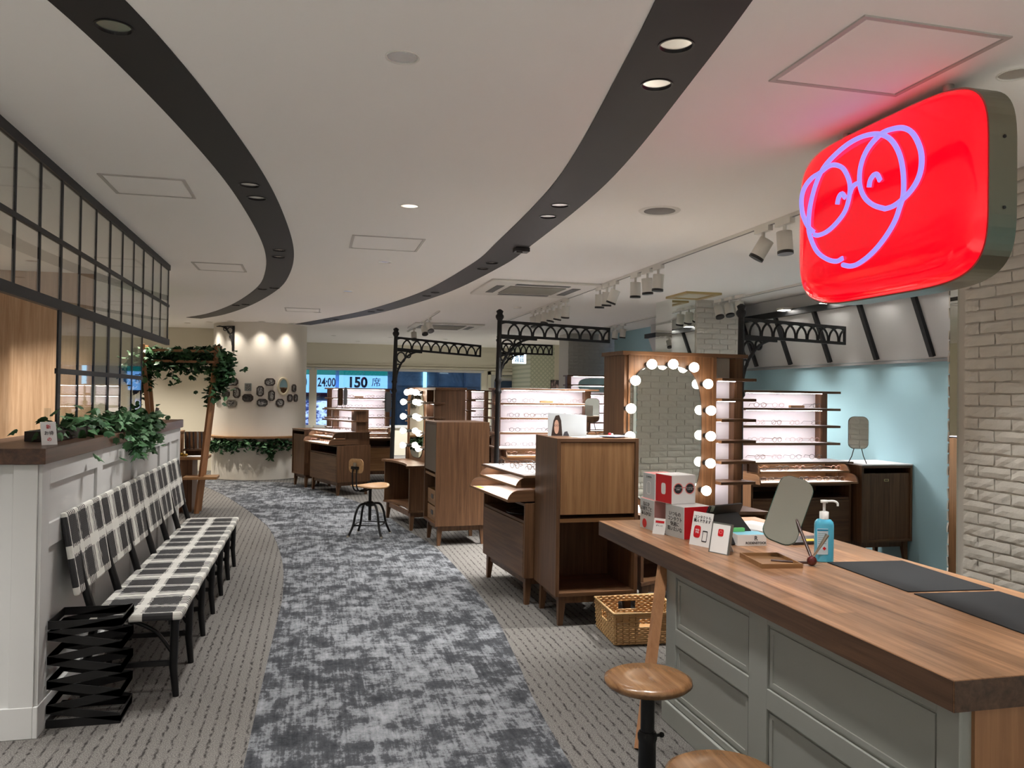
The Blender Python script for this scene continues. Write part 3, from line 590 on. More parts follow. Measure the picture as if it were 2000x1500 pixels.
# ---- hanging refuge sign
t = thing('emergency_sign', 'hanging white and blue emergency equipment sign before the far door', 'sign', (3.97, 15.6, 2.17))
B(-.14, -.012, 0, .14, .012, .21).build('panel', emit('sign_white', (.75, .92, 1), 1.1), t); SB = plain('sign_blue', (.0, .16, .42), .5)
text('lettering', '避難', .1, SB, t, face_M((0, -.014, .155)), bold=.002); text('lettering', '器具', .1, SB, t, face_M((0, -.014, .06)), bold=.002)
for xx in (-.1, .1): MB().cyl((xx, 0, .21), (xx, 0, .58), .004, n=6).build('hanging_rod', STEEL, t)
# ================================================================ FURNITURE BUILDERS
def legs(t, x0, x1, y0, y1, h=.2, mat=WV):
    for x, sx in ((x0, -1), (x1, 1)):
        for y, sy in ((y0, -1), (y1, 1)):
            q = MB(); a, b_ = .027, .016; ox, oy = sx*.012, sy*.012
            q.add([(x+ox+i*b_, y+oy+j*b_, 0) for i, j in ((-1,-1),(1,-1),(1,1),(-1,1))]+[(x+i*a, y+j*a, h) for i, j in ((-1,-1),(1,-1),(1,1),(-1,1))], [(3,2,1,0),(4,5,6,7),(0,1,5,4),(1,2,6,5),(2,3,7,6),(3,0,4,7)])
            q.build('leg', mat, t)
    MB().box(x0, y0-.012, h-.055, x1, y0+.012, h).box(x0, y1-.012, h-.055, x1, y1+.012, h).box(x0-.012, y0, h-.055, x0+.012, y1, h).box(x1-.012, y0, h-.055, x1+.012, y1, h).build('leg_frame', mat, t)
def unit_M(loc, rz): return Matrix.Translation(loc)@Matrix.Rotation(R_(rz), 4, 'Z')
def tall_cabinet(loc, rz, W, D, H, label, split=.72, front=OAK, boxes=False):
    t = thing('tall_cabinet', label, 'cabinet', loc, rz); h = W/2; k = .025
    legs(t, -h+.06, h-.06, .06, D-.06)
    for s in (-1, 1): B(min(s*h, s*(h-k)), 0, .2, max(s*h, s*(h-k)), D, H).build('side_panel', WV, t, .0015)
    B(-h+k, 0, H-k, h-k, D, H-.0005).build('top_panel', WH, t, .0015); B(-h+k, 0, .2, h-k, D, .2+k).build('bottom_panel', WH, t, .0015); B(-h+k, .01, split-k, h-k, D-.02, split).build('divider', OAKH, t)
    B(-h+k, D-.02, .2+k, h-k, D-.002, H-k).build('back_panel', WV, t); B(-h+k+.003, .004, split+.028, h-k-.003, .024, H-k-.004).build('door', front, t, .001)
    return t
def low_cabinet(loc, rz, W, D, H, label, top=LWHITE, plate=True):
    t = thing('low_cabinet', label, 'cabinet', loc, rz); h = W/2; k = .022
    legs(t, -h+.05, h-.05, .06, D-.06)
    for s in (-1, 1): B(min(s*h, s*(h-k)), 0, .2, max(s*h, s*(h-k)), D, H).build('side_panel', WV, t, .0015)
    B(-h+k, 0, .2, h-k, D, .2+k).build('bottom_panel', WH, t); B(-h+k, D-.02, .2+k, h-k, D, H).build('back_panel', WV, t)
    B(-h+k, .015, .2+k, h-k, .035, H-.075).build('door', WV, t, .001); B(-h+k, 0, H-.022, h-k, D, H).build('top_panel', WH, t); B(-h-.004, -.004, H, h+.004, D+.004, H+.012).build('top_glass', top, t, .002)
    if plate: MB().ring(rrect(.05, .022, .002, 2, 0, H-.14), rrect(.04, .014, .002, 2, 0, H-.14), .01, .015, 'y').build('plate_frame', GOLD, t)
    return t
def tray(t, W, y0, y1, z, hb):
    q = MB(); prof = [(y0, z)]+[(y0+.09*(1-math.cos(a)), z+hb*math.sin(a)) for a in [math.pi/2*i/7 for i in range(8)]]+[(y1, z+hb), (y1, z)]
    o = MB().box(-W/2+.012, y0, z, W/2-.012, y1, z+.01).box(-W/2+.012, y0, z+.01, W/2-.012, y0+.01, z+.018).box(-W/2+.012, y1-.012, z+.01, W/2-.012, y1, z+hb).build('tray', OAKH, t)
    for s in (-1, 1): MB().prism(prof, min(s*W/2, s*(W/2-.012)), max(s*W/2, s*(W/2-.012)), 'x').build('tray_side', WY, o)
    B(-W/2+.014, y0+.011, z+.0102, W/2-.014, y1-.014, z+.013).build('lining', LWHITE, o)
def led(t, x0, x1, y, z, mat=None):
    return B(x0, y-.008, z-.003, x1, y+.008, z).build('led_strip', mat or STRIP, t)
def display(loc, rz, W, n, label, front=WH, shelf_y=.2, trays=True, z0=.955):
    t = thing('display_stand', label, 'display stand', loc, rz); h = W/2; D = .54; k = .022
    legs(t, -h+.06, h-.06, .05, D-.06)
    for s in (-1, 1): B(min(s*h, s*(h-k)), .0, .2, max(s*h, s*(h-k)), D, .75).build('side_panel', WV, t, .0015)
    B(-h+k, 0, .2, h-k, D, .2+k).build('bottom_panel', WH, t); B(-h+k, .005, .6, h-k, D-.02, .62).build('slot_shelf', WH, t); B(-h+k, D-.02, .2+k, h-k, D, .75).build('back_panel', WH, t)
    B(-h+k+.002, -.003, .205, h-k-.002, .016, .597).build('front_panel', front, t, .001); B(-h+k, 0, .73, h-k, D, .749).build('top_rail', WH, t)
    for s in (-1, 1): B(min(s*(h-.04), s*(h-.058)), .14, .75, max(s*(h-.04), s*(h-.058)), D, .94).build('carcass_side', WV, t)
    B(-h+.06, D-.03, .75, h-.06, D, .94).build('carcass_back', WH, t)
    if trays:
        tray(t, W*.97, -.13, .33, .762, .085); tray(t, W*.9, -.055, .33, .858, .078); led(t, -h+.1, h-.1, .04, .9395, STRIP2); led(t, -h+.1, h-.1, .0, .8575, STRIP2)
    B(-h-.01, -.02, .94, h+.01, D, .955).build('table_top', WH, t, .002); B(-h+.004, -.008, .955, h-.004, D-.1, .958).build('table_surface', LWHITE, t)
    if n:
        zt = z0+.167*n; yb = D-.1
        B(-h+.09, yb, z0, h-.09, yb+.015, zt-.02).build('white_back', LWHITE, t); B(-h+.02, yb+.015, z0, h-.02, yb+.03, zt-.02).build('rear_panel', WV, t)
        for s in (-1, 1): B(min(s*(h-.02), s*(h-.095)), yb-.09, z0, max(s*(h-.02), s*(h-.095)), yb+.015, zt-.022).build('post', WV, t)
        for i in range(1, n+1):
            z = z0+.167*i; B(-h-.025, shelf_y, z-.022, h+.025, yb+.02, z).build('shelf', WH, t, .002); B(-h+.1, shelf_y+.02, z, h-.1, yb-.005, z+.002).build('shelf_lining', LWHITE, t)
            led(t, -h+.12, h-.12, shelf_y+.1, z-.022)
    return t
# ---- spectacles
SP = []
for nm, col, mtl, r in (('spectacle_black', (.02, .02, .022), 0, .0021), ('spectacle_gunmetal', (.12, .11, .11), .8, .0015), ('spectacle_rose', (.45, .28, .26), .7, .0015), ('spectacle_tortoise', (.16, .07, .03), 0, .0022)):
    q = MB()
    for s in (-1, 1):
        q.tube([(s*.034+.0245*math.cos(a), 0, .026+.0215*math.sin(a)) for a in [2*math.pi*i/14 for i in range(14)]], r, 4, closed=True)
        q.tube([(s*.058, 0, .036), (s*.066, .004, .038), (s*.067, .02, .038), (s*.066, .1, .036), (s*.064, .135, .012)], r*.9, 4)
    q.tube([(-.0105, 0, .032), (0, -.002, .036), (.0105, 0, .032)], r, 4)
    me = q.mesh('eyeglasses'); me.materials.append(plain(nm, col, .3, mtl)); SP.append(me)
rg = random.Random(5)
LFT = ['leftmost', 'second', 'third', 'fourth', 'fifth', 'sixth', 'seventh', 'eighth', 'ninth']
def specs(M, pts, label, group, flip=0.):
    for i, (x, y, z, a) in enumerate(sorted(pts)):
        o = bpy.data.objects.new('eyeglasses', rg.choice(SP)); C.objects.link(o); tag(o, LFT[i]+' '+label, 'eyeglasses', group)
        o.matrix_world = M@Matrix.Translation((x, y, z))@Matrix.Rotation(R_(a), 4, 'Z')
ORD = ['top', 'second', 'third', 'fourth']
def fill(loc, rz, W, n, where, per=4, jit=20, z0=.955, shelf_y=.2, tr=True, blocks=True, skip=()):
    M = unit_M(loc, rz); h = W/2-.12
    for i in range(n):
        if i in skip: continue
        z = z0+.167*i+(.0035 if i == 0 else .0025); k = n-1-i
        lab = 'spectacles on the %s shelf of the %s' % (ORD[k], where)
        xs = [-h+(j+.5+rg.uniform(-.12, .12))*2*h/per for j in range(per)]
        if blocks and i == n-1 and n > 2:
            bx = xs.pop(per//2); o = B(-.075, -.02, 0, .075, .02, .025).build('price_block', OAKH, None, .002); o.matrix_world = M@Matrix.Translation((bx, shelf_y+.09, z)); tag(o, 'small wooden price block on the top shelf of the '+where, 'block')
        specs(M, [(x, shelf_y+.06, z, rg.choice((-1, 1))*rg.uniform(4, jit)) for x in xs], lab, 'spectacles on the %s shelf of the %s' % (ORD[k], where))
    if tr:
        for zz, y0, nm in ((.7755, -.05, 'lower'), (.8715, .02, 'upper')):
            specs(M, [(-h*.95+j*2*h*.95/4+rg.uniform(-.02, .02), y0+rg.uniform(0, .03), zz, rg.uniform(-12, 12)) for j in range(5)], 'spectacles in %s tray of the %s' % (nm, where), 'spectacles in the %s tray of the %s' % (nm, where))
def vanity(loc, rz, label, endp=False, H=1.89, bw=.78, sw=.27, shelves=(1.70,1.543,1.385,1.22,1.06,.9), bulbs=(), mir=(.342, 1.264, .63, 1.04), dk=.70):
    t = thing('vanity_mirror', label, 'vanity', loc, rz); D = .36; W = bw+sw
    B(0, 0, .2, .026, D, H-.03).build('side_panel', WV, t, .001); B(-.02, -.015, H-.03, W+.02, D+.01, H).build('cornice', WH, t, .002)
    B(.03, .0, dk, bw-.02, .02, H-.03).build('mirror_board', WV, t); B(.026, -.02, dk, .04, .02, H-.03).build('edge_strip', WV, t); B(bw-.03, -.02, dk, bw, .13, H-.03).build('inner_side', WV, t)
    B(.026, D-.02, .2, bw, D-.002, H-.03).build('rear_panel', WV, t)
    ol = superell(mir[2], mir[3], 3.4, 56, mir[0], mir[1]); MB().prism(ol, -.006, -.0005, 'y').build('mirror', MIRROR, t); il = superell(mir[2]+.012, mir[3]+.012, 3.4, 56, mir[0], mir[1]); MB().ring(il, ol, -.006, 0, 'y').build('mirror_edge', BLK, t)
    for bx, bz in bulbs:
        s = MB().lathe([(.019, .0), (.019, .035), (.014, .045)], 12, (0,0,0), Matrix.Translation((bx, 0, bz))@Matrix.Rotation(R_(90), 4, 'X')).build('bulb_socket', BLK, t)
        MB().lathe([(.013, .04), (.018, .05), (.03, .062), (.0375, .085), (.036, .1), (.027, .113), (.013, .121), (.0001, .1225)], 20, (0,0,0), Matrix.Translation((bx, 0, bz))@Matrix.Rotation(R_(90), 4, 'X')).build('bulb', BULB, s)
    if sw > .1:
        B(bw, .1, dk, W-.07, .115, H-.18).build('white_back', LWHITE, t); B(W-.075, .03, .2, W, .13, H-.03).build('post', WV, t); B(bw, .1, H-.18, W-.07, .115, H-.03).build('upper_back', plain('beige_board', (.5, .45, .38), .6), t); B(bw, .13, .2, W, .15, H-.03).build('section_back', WV, t)
        for z in shelves: B(bw, -.1, z-.022, W+.04, .1, z).build('shelf', WH, t, .002); led(t, bw+.03, W-.09, .0, z-.022)
    if endp: B(W-.02, -.02, dk, W+.002, D, H-.03).build('side_panel', WV, t)
    # writing shelf with a scooped front edge, on legs
    fr = [(x, -.24-.1*(abs(2*x/W-1)**2.2)) for x in [W*i/12 for i in range(13)]]
    MB().prism(fr+[(W, D-.06), (0, D-.06)], dk-.025, dk, 'z').build('desk_top', WH, t, .002)
    MB().prism([(x, y+.03) for x, y in fr]+[(W, D-.06), (0, D-.06)], .2, .225, 'z').build('lower_shelf', WH, t, .002)
    for x in (0, W-.022): B(x, -.3, .225, x+.022, D-.06, dk-.025).build('pedestal_side', WV, t)
    B(.022, D-.08, .225, W-.022, D-.06, dk-.025).build('modesty_panel', WV, t); legs(t, .05, W-.05, -.25, D-.1)
    return t
def plate_mirror(loc, rz, w_, h_, label, mat=MIRROR, stem=None, tilt=0., back=BLK):
    t = thing('mirror', label, 'mirror', loc, rz)
    g = MB().prism(rrect(w_, h_, min(w_, h_)*.3, 6, 0, h_/2), -.006, -.003, 'y', Matrix.Rotation(R_(tilt), 4, 'X')).build('glass', mat, t); MB().prism(rrect(w_+.006, h_+.006, min(w_, h_)*.3, 6, 0, h_/2), -.003, .006, 'y', Matrix.Rotation(R_(tilt), 4, 'X')).build('backing', back, t)
    if stem:
        for sx in (-.05, .05): MB().tube([(0, .01, h_*.45), (sx, .02, -stem*.5), (sx*1.6, .03, -stem)], .004, 6).build('stand_wire', IRON, t)
    return t
def iron_bracket(loc, rz, label, top=2.45, L=1.15, lean=0., base=0.):
    t = thing('iron_post', label, 'ornamental post', loc, rz); zt = top-.12
    MB().lathe([(.055, base), (.055, base+.02), (.035, base+.05), (.035, base+.25), (.045, base+.27), (.03, base+.3), (.026, 1.55), (.04, 1.57), (.04, 1.59), (.03, 1.61), (.03, 1.68), (.042, 1.7), (.03, 1.73), (.025, zt)], 16).build('pole', IRON, t)
    MB().lathe([(.028, zt), (.045, zt+.03), (.045, zt+.05), (.03, zt+.07), (.04, zt+.1), (.012, zt+.12)], 16).build('finial', IRON, t)
    h = .18; z0 = zt-h
    B(.025, -.012, zt-.028, L, .012, zt).build('rail', IRON, t); B(.025, -.012, z0, L, .012, z0+.028).build('rail', IRON, t); B(L-.016, -.012, z0, L, .012, zt).build('end_bar', IRON, t)
    nA = 9; c = (L-.04)/nA
    for k in range(-1, nA):
        pts = []
        for i in range(13):
            a = math.pi*i/12; x = .03+c*k+c*.5+c*(1-math.cos(a))*.96; z = z0+.012+(h-.03)*math.sin(a)**.75
            if .026 < x < L-.005: pts.append((x, 0, z))
        if len(pts) > 2: MB().tube(pts, .0105, 6).build('arch', IRON, t)
    # scrolled brace
    MB().tube([(.03+.46*math.sin(a), 0, z0-.46+.46*(1-math.cos(a))+.0) for a in [math.pi/2*i/10 for i in range(11)]][::1] if False else [(.025+.42*(1-math.cos(a)), 0, z0-.44+.44*math.sin(a)) for a in [math.pi/2*i/12 for i in range(13)]], .014, 6).build('brace', IRON, t)
    B(.025, -.014, z0-.02, .46, .014, z0).build('brace_rail', IRON, t)
    for cx, cz, r in ((.1, -.1, .07), (.225, -.055, .04), (.055, -.225, .032)):
        MB().tube([(cx+r*math.cos(a), 0, z0+cz+r*math.sin(a)) for a in [2*math.pi*i/20 for i in range(20)]], .0105, 6, closed=True).build('scroll_ring', IRON, t)
    if lean: t.rotation_euler[1] = R_(lean)
    return t
def leafmesh(s=1.):
    pts = [(0,0),(.018,.006),(.028,.024),(.02,.03),(.026,.045),(.01,.05),(0,.07),(-.01,.05),(-.026,.045),(-.02,.03),(-.028,.024),(-.018,.006)]
    vs = [(x*s, y*s, -abs(x)*.35*s+(.004*s if i else 0)) for i, (x, y) in enumerate(pts)]+[(0, .032*s, .006*s)]; n = len(pts)
    return vs, [(i, (i+1) % n, n) for i in range(n)]
LV, LF = leafmesh(); LEAFME = []
for mt in LEAF:
    q = MB().add(LV, LF).mesh('leaf'); q.materials.append(mt); LEAFME.append(q)
def leaf_M(p, rd, s):
    return Matrix.Translation(p)@Matrix.Rotation(rd.uniform(0, 6.28), 4, 'Z')@Matrix.Rotation(rd.uniform(-1.3, .6), 4, 'X')@Matrix.Rotation(rd.uniform(-.6, .6), 4, 'Y')@Matrix.Scale(s, 4)
def garland(name, label, loc, spine, n, spread, drop, seed, smin=.9, smax=1.4, single=False, cols=(.45, .45, .1)):
    """ivy: a twisting stem along the spine with leaves hanging round it"""
    t = thing(name, label, 'garland', loc); rd = random.Random(seed); P = spline(spine, 6)
    MB().tube([(p.x+rd.uniform(-.01, .01), p.y+rd.uniform(-.01, .01), p.z+rd.uniform(-.01, .01)) for p in P], .005, 5).build('stem', plain('ivy_stem', (.06, .05, .025), .8), t)
    js = [MB() for _ in LEAF]
    for i in range(n):
        p = P[rd.randrange(len(P))]+Vector((rd.gauss(0, spread), rd.gauss(0, spread), -abs(rd.gauss(0, drop)) if rd.random() < .6 else rd.uniform(0, spread*1.3)))
        k = rd.choices((0, 1, 2), cols)[0]; M = leaf_M(p, rd, rd.uniform(smin, smax))
        if single and i < 300: o = bpy.data.objects.new('leaf', LEAFME[k]); C.objects.link(o); o.parent = t; o.matrix_local = M
        else: js[k].add([M@Vector(v) for v in LV], LF)
    for k, j in enumerate(js):
        if j.v: q = j.build('leaves', LEAF[k], t); q['kind'] = 'stuff'
    return t
# ================================================================ DISPLAYS (walkway side and walls)
t = tall_cabinet((1.885, 5.19, 0), 0, .585, .54, 1.26, 'tall oak cabinet with closed door over an open niche, nearest the counter')
tc2 = tall_cabinet((1.20, 8.44, 0), -86, .58, .56, 1.26, 'tall oak cabinet seen from its side, beside the backed work stool', front=plain('taupe_door', (.16, .13, .11), .5))
for i, (z, lab) in enumerate(((.226, 'lower'), (.392, 'upper'))):
    b = thing('storage_box', '%s wooden box with hand hole in the niche of the cabinet beside the stool' % lab, 'box', (1.24, 8.44, z), -86)
    q = MB().ring([(-.23,-.01),(.23,-.01),(.23,.45),(-.23,.45)], [(-.215,.005),(.215,.005),(.215,.435),(-.215,.435)], 0, .15, 'z').build('sides', OAKH, b); B(-.215, .005, .0, .215, .435, .01).build('base', OAKH, b); B(-.05, -.013, .06, .05, -.009, .105).build('hand_hole', BLK, b)
N1 = 'display beside the tall oak cabinet nearest the counter'; a1 = ((1.475, 6.26, 0), -84.5, 1.02)
display(*a1, 0, 'waist-high walnut display with two curved trays beside the nearest tall cabinet')
fill(*a1, 0, N1, tr=False); M1 = unit_M(a1[0], a1[1])
specs(M1, [(-.35+.17*j, .1+.09*(j % 2), .9585, rg.uniform(-30, 30)) for j in range(5)]+[(-.3+.2*j, .33, .9585, rg.uniform(-30, 30)) for j in range(4)], 'wire spectacles lying on the white table of the waist-high display', 'spectacles on the waist-high display')
o = MB().lathe([(.0001, .012), (.14, .008), (.17, .016), (.175, .02), (.17, .012), (.13, 0), (.0001, 0)], 32).build('plate', plain('black_lacquer', (.02, .025, .025), .15), None); o.matrix_world = M1@Matrix.Translation((.12, .17, .6205)); tag(o, 'round black lacquer plate in the slot of the waist-high display', 'plate')
o = B(-.07, -.02, 0, .07, .02, .002).build('yellow_sticker', plain('yellow_paper', (.75, .55, .05), .6), None); o.matrix_world = M1@Matrix.Translation((-.36, -.08, .7757)); tag(o, 'yellow strip lying in the lower tray of the waist-high display', 'paper')
N2 = 'display under the second iron bracket'; a2 = ((2.62, 8.72, 0), 2, 1.22); display(*a2, 4, 'white-backed four-shelf spectacle display behind the nearest tall cabinet'); fill(*a2, 4, N2, per=5)
N3 = 'display beside the blue wall'; a3 = ((4.46, 6.72, 0), 0, 1.06); display(*a3, 4, 'four-shelf spectacle display standing against the pale blue wall'); fill(*a3, 4, N3, per=4)
MB().box(-.005, -.001, .205, .005, -.0045, .597).build('door_gap', BLK, [o for o in C.objects if o.name.startswith('display_stand')][-1])
low_cabinet((5.31, 6.62, 0), 0, .56, .52, .925, 'white-topped walnut cabinet in the corner by the blue wall')
N4 = 'low stepped display at the walkway bend'; a4 = ((.165, 12.82, 0), -68.7, 1.08); d4 = display(*a4, 2, 'low stepped walnut display with two shelves at the walkway bend', z0=.955); fill(*a4, 2, N4, per=7, blocks=False)
B(.36, .3, .955, .54, .5, 1.285).build('end_panel', WV, d4)
low_cabinet((-.225, 13.72, 0), -68.7, .56, .5, .93, 'plain walnut cabinet beside the round column', top=WH, plate=False)
N5 = 'display behind the stepped display'; a5 = ((.8, 14.05, 0), 3, 1.12); display(*a5, 4, 'tall white-backed display under the 150 street sign', front=OAKH); fill(*a5, 4, N5, per=5, jit=12)
N6 = 'display behind the first iron bracket'; a6 = ((1.98, 12.5, 0), 0, 1.05); display(*a6, 4, 'white-backed display just behind the farthest leaning iron bracket'); fill(*a6, 4, N6, per=4)
N7 = 'display before the dark window'; a7 = ((2.75, 14.9, 0), 0, 1.1); display(*a7, 4, 'farthest white-backed display standing before the dark window'); fill(*a7, 4, N7, per=4, tr=False)
N8 = 'tall display in front of the far brick pillar'; a8 = ((4.95, 13.5, 0), 0, 1.1); d8 = display(*a8, 6, 'tall six-level display with long mirror before the far brick pillar', z0=.91)
MB().prism(superell(.7, .26, 3, 32, .05, 1.74), .40, .425, 'y').build('mirror_inset', MIRROR, d8)
o = low_cabinet((1.42, 12.02, 0), -80, .5, .3, .76, 'small low walnut cabinet at the foot of the farthest leaning bracket', top=WH, plate=False)
# vanities
bz = [(280,290),(250,500),(245,708),(250,915),(270,1135),(400,165),(560,160),(720,180),(830,305),(855,510),(855,708),(855,918),(825,1128)]
vanity((2.26, 5.68, 0), 4.5, 'vanity with round bulbs around a large mirror and lit side shelves', bulbs=[((x-210)*.00112-.03, 1.875-(y-80)*.00099) for x, y in bz])
vanity((1.17, 10.2, 0), -79.5, 'smaller bulb-lit vanity in profile behind the backed work stool', endp=True, H=1.62, dk=.73, shelves=(1.45, 1.28, 1.1, .93), mir=(.342, 1.17, .56, .8),
       bulbs=[(.05, z) for z in (1.44, 1.26, 1.08, .9)]+[(.69, z) for z in (1.44, 1.26, 1.08, .9)]+[(.2, 1.56), (.38, 1.57), (.55, 1.56)])
plate_mirror((2.9, 8.2, 1.27), -20, .15, .25, 'rounded mirror plate at the end of the display behind the nearest tall cabinet', stem=.3)
plate_mirror((4.86, 6.45, 1.1), -25, .17, .29, 'rounded mirror plate on the end of the display by the blue wall', stem=.14)
pm_ = plate_mirror((.96, 10.75, 1.3), 60, .17, .26, 'dark rounded mirror hanging on the farthest leaning iron post', mat=BLK); MB().tube([(0, .006, .13), (.1, .12, .13), (.31, .085, .13)], .007, 6).build('swing_arm', IRON, pm_)
plate_mirror((.49, 12.9, 1.352), 70, .16, .27, 'dark rounded mirror on wire stand atop the stepped display', mat=BLK, stem=.06)
plate_mirror((.42, 13.08, 1.342), 40, .1, .27, 'narrow mirror reflecting the room atop the stepped display', stem=.05)
plate_mirror((1.62, 12.45, 1.3), 8, .17, .26, 'pale rounded mirror on the display behind the farthest leaning bracket')
# ---- iron posts
iron_bracket((1.04, 11.05, 0), 32, 'leaning black iron post with lattice arm beside the backed work stool', 2.44, 1.6, lean=1.2)
iron_bracket((1.94, 8.6, 0), 12, 'tall black iron post with lattice arm, in the middle of the shop', 2.48, 1.42, lean=.6)
iron_bracket((3.66, 6.45, 0), 18, 'black iron post with lattice arm behind the bulb-lit vanity by the blue wall', 2.38, 1.45)
iron_bracket((2.98, 13.1, 0), 10, 'farthest black iron post, half hidden behind the middle iron post', 2.53, 1.0)
# ---- poster card and leaflets on the nearest tall cabinet
t = thing('photo_card', 'standing photo card of a person with dark hair on the nearest tall cabinet', 'card', (1.76, 5.5, 1.26), -6)
def fp(poly, y, nm, mat, par): return MB().prism(poly, y-.0008, y, 'y').build(nm, mat, par)
MB().prism([(-.14, 0), (.14, 0), (.14, .15), (-.14, .165)], 0, .004, 'y').build('card_sheet', plain('card_grey', (.5, .54, .56), .4, var=.15), t); MB().bar((0, .004, .12), (0, .08, 0), .05, .002).build('strut', PAPER, t)
fp([(-.115, .003), (-.1, .11), (-.085, .145), (-.06, .15), (-.045, .11), (-.035, .003)], -.0005, 'print_hair', plain('print_dark', (.03, .018, .014), .4), t); fp(superell(.034, .1, 2.2, 20, -.078, .065), -.0018, 'print_face', plain('print_skin', (.5, .3, .22), .4), t)
fp([(-.03, .003), (-.02, .03), (0, .035), (.015, .003)], -.0006, 'print_shoulder', plain('print_shirt', (.05, .05, .06), .4), t)
for dx in (-.009, .009): MB().ring(superell(.015, .014, 2, 14, -.078+dx, .075), superell(.012, .011, 2, 14, -.078+dx, .075), -.0032, -.0026, 'y').build('print_spectacles', INK, t)
for i, (x, y, a, m_) in enumerate(((1.86, 5.36, 20, PAPER), (1.99, 5.42, -15, PAPER), (2.07, 5.36, 35, plain('leaflet_blue', (.45, .5, .65), .5)))):
    o = B(-.105, -.07, 0, .105, .07, .002+.001*i).build('leaflet', m_, None); o.matrix_world = Matrix.Translation((x, y, 1.2605+.0035*i))@Matrix.Rotation(R_(a), 4, 'Z'); tag(o, ['white leaflet lying left on the nearest tall cabinet', 'white leaflet lying in the middle on the nearest tall cabinet', 'bluish leaflet lying right on the nearest tall cabinet'][i], 'leaflet')
t = thing('red_trinket', 'tiny red and white trinket on the leaflets of the nearest cabinet', 'trinket', (2.08, 5.5, 1.262)); MB().ball((0,0,.012), .012, 10).build('body', RED, t); MB().ball((.02,0,.01), .01, 10).build('bead', PAPER, t)
t = thing('price_card', 'small white folded card on the vanity desk beside the cabinet', 'card', (2.3, 5.5, .70), 10); MB().bar((0, 0, .002), (0, .03, .055), .07, .0015).bar((0, .06, .002), (0, .03, .055), .07, .0015).build('folded_card', PAPER, t)
# ================================================================ BENCH, UMBRELLA STAND, IVY
PLD = plaid()
bn = thing('bench', 'long black-framed bench with black and white plaid woven seat and back', 'bench', (-1.05, 5.95, 0))
def plaid_slab(name, f, L, wd, th, du):
    nV, nU = 40, 6; q = MB(); 
    vs = [f(wd*u/nU, -L/2+L*v/nV, s) for s in (0, th) for v in range(nV+1) for u in range(nU+1)]; K = (nU+1)*(nV+1); I = lambda s, v, u: s*K+v*(nU+1)+u; fs = []
    for v in range(nV):
        for u in range(nU): fs += [(I(0,v,u), I(0,v+1,u), I(0,v+1,u+1), I(0,v,u+1)), (I(1,v,u), I(1,v,u+1), I(1,v+1,u+1), I(1,v+1,u))]
        fs += [(I(0,v,0), I(1,v,0), I(1,v+1,0), I(0,v+1,0)), (I(0,v,nU), I(0,v+1,nU), I(1,v+1,nU), I(1,v,nU))]
    for u in range(nU): fs += [(I(0,0,u), I(0,0,u+1), I(1,0,u+1), I(1,0,u)), (I(0,nV,u), I(1,nV,u), I(1,nV,u+1), I(0,nV,u+1))]
    q.add(vs, fs); o = q.build(name, PLD, bn); me = o.data; uvl = me.uv_layers.new(name='UVMap')
    idx = [(wd*u/nU+(th if False else 0), L*v/nV) for s in (0, 1) for v in range(nV+1) for u in range(nU+1)]
    for lp in me.loops: uvl.data[lp.index].uv = idx[lp.vertex_index]
    b = o.modifiers.new('bevel', 'BEVEL'); b.width = .012; b.segments = 2; b.limit_method = 'ANGLE'; return o
plaid_slab('seat', lambda u, v, s: (u, v, .395+s+.006*math.sin(v*14)*(u/.42)), 3.22, .43, .04, 0)
plaid_slab('backrest', lambda u, v, s: (-.05-u*.17+s*.98, v, .55+u*.98+s*.17), 3.35, .41, .03, 0)
for k in range(7):
    y = -1.55+k*.52
    MB().tube([(.40, y, 0), (.385, y, .15), (.39, y, .395)], [.016, .02, .022], 8).build('leg', BLACK, bn); MB().tube([(-.03, y, 0), (-.015, y, .2), (.02, y, .4), (-.04, y, .6), (-.08, y, .8)], [.016, .02, .022, .02, .016], 8).build('leg', BLACK, bn)
    MB().bar((-.01, y, .17), (.385, y, .17), .02, .025).build('stretcher', BLACK, bn); MB().tube(spline([(.38, y, .22), (.3, y, .33), (.2, y, .385)], 4), .01, 6).build('brace', BLACK, bn)
B(.36, -1.56, .365, .41, 1.58, .394).build('seat_rail', BLACK, bn)
us = thing('umbrella_stand', 'black metal zigzag umbrella stand at the near end of the bench', 'umbrella stand', (-1.0, 4.22, 0))
xl, xr, yf, yb_ = -.155, .155, -.125, .125; zs = [.03+.0555*i for i in range(9)]
def loop(zl, zr, nm='strip'):
    q = MB()
    for y in (yf, yb_): q.add([(xl, y-.002, zl-.019), (xr, y-.002, zr-.019), (xr, y-.002, zr+.019), (xl, y-.002, zl+.019), (xl, y+.002, zl-.019), (xr, y+.002, zr-.019), (xr, y+.002, zr+.019), (xl, y+.002, zl+.019)], [(0,1,2,3),(7,6,5,4),(0,4,5,1),(3,2,6,7),(0,3,7,4),(1,5,6,2)])
    q.box(xl-.002, yf, zl-.019, xl+.002, yb_, zl+.019).box(xr-.002, yf, zr-.019, xr+.002, yb_, zr+.019); q.build(nm, BLACK, us)
loop(.019, .019, 'base_ring'); loop(.468, .468, 'top_ring')
for i in range(8):
    a, b_ = zs[i], zs[i+1]; loop(a if i % 2 else b_, b_ if i % 2 else a)
iv = thing('planter_ivy', 'trailing green ivy spilling over the wood cap of the half wall', 'ivy', (-1.3, 5.7, 1.285)); rd = random.Random(3)
MB().box(-.08, -1.25, 0, .06, 1.2, .05).build('trough', plain('trough_dark', (.03, .025, .02), .7), iv)
n = 0
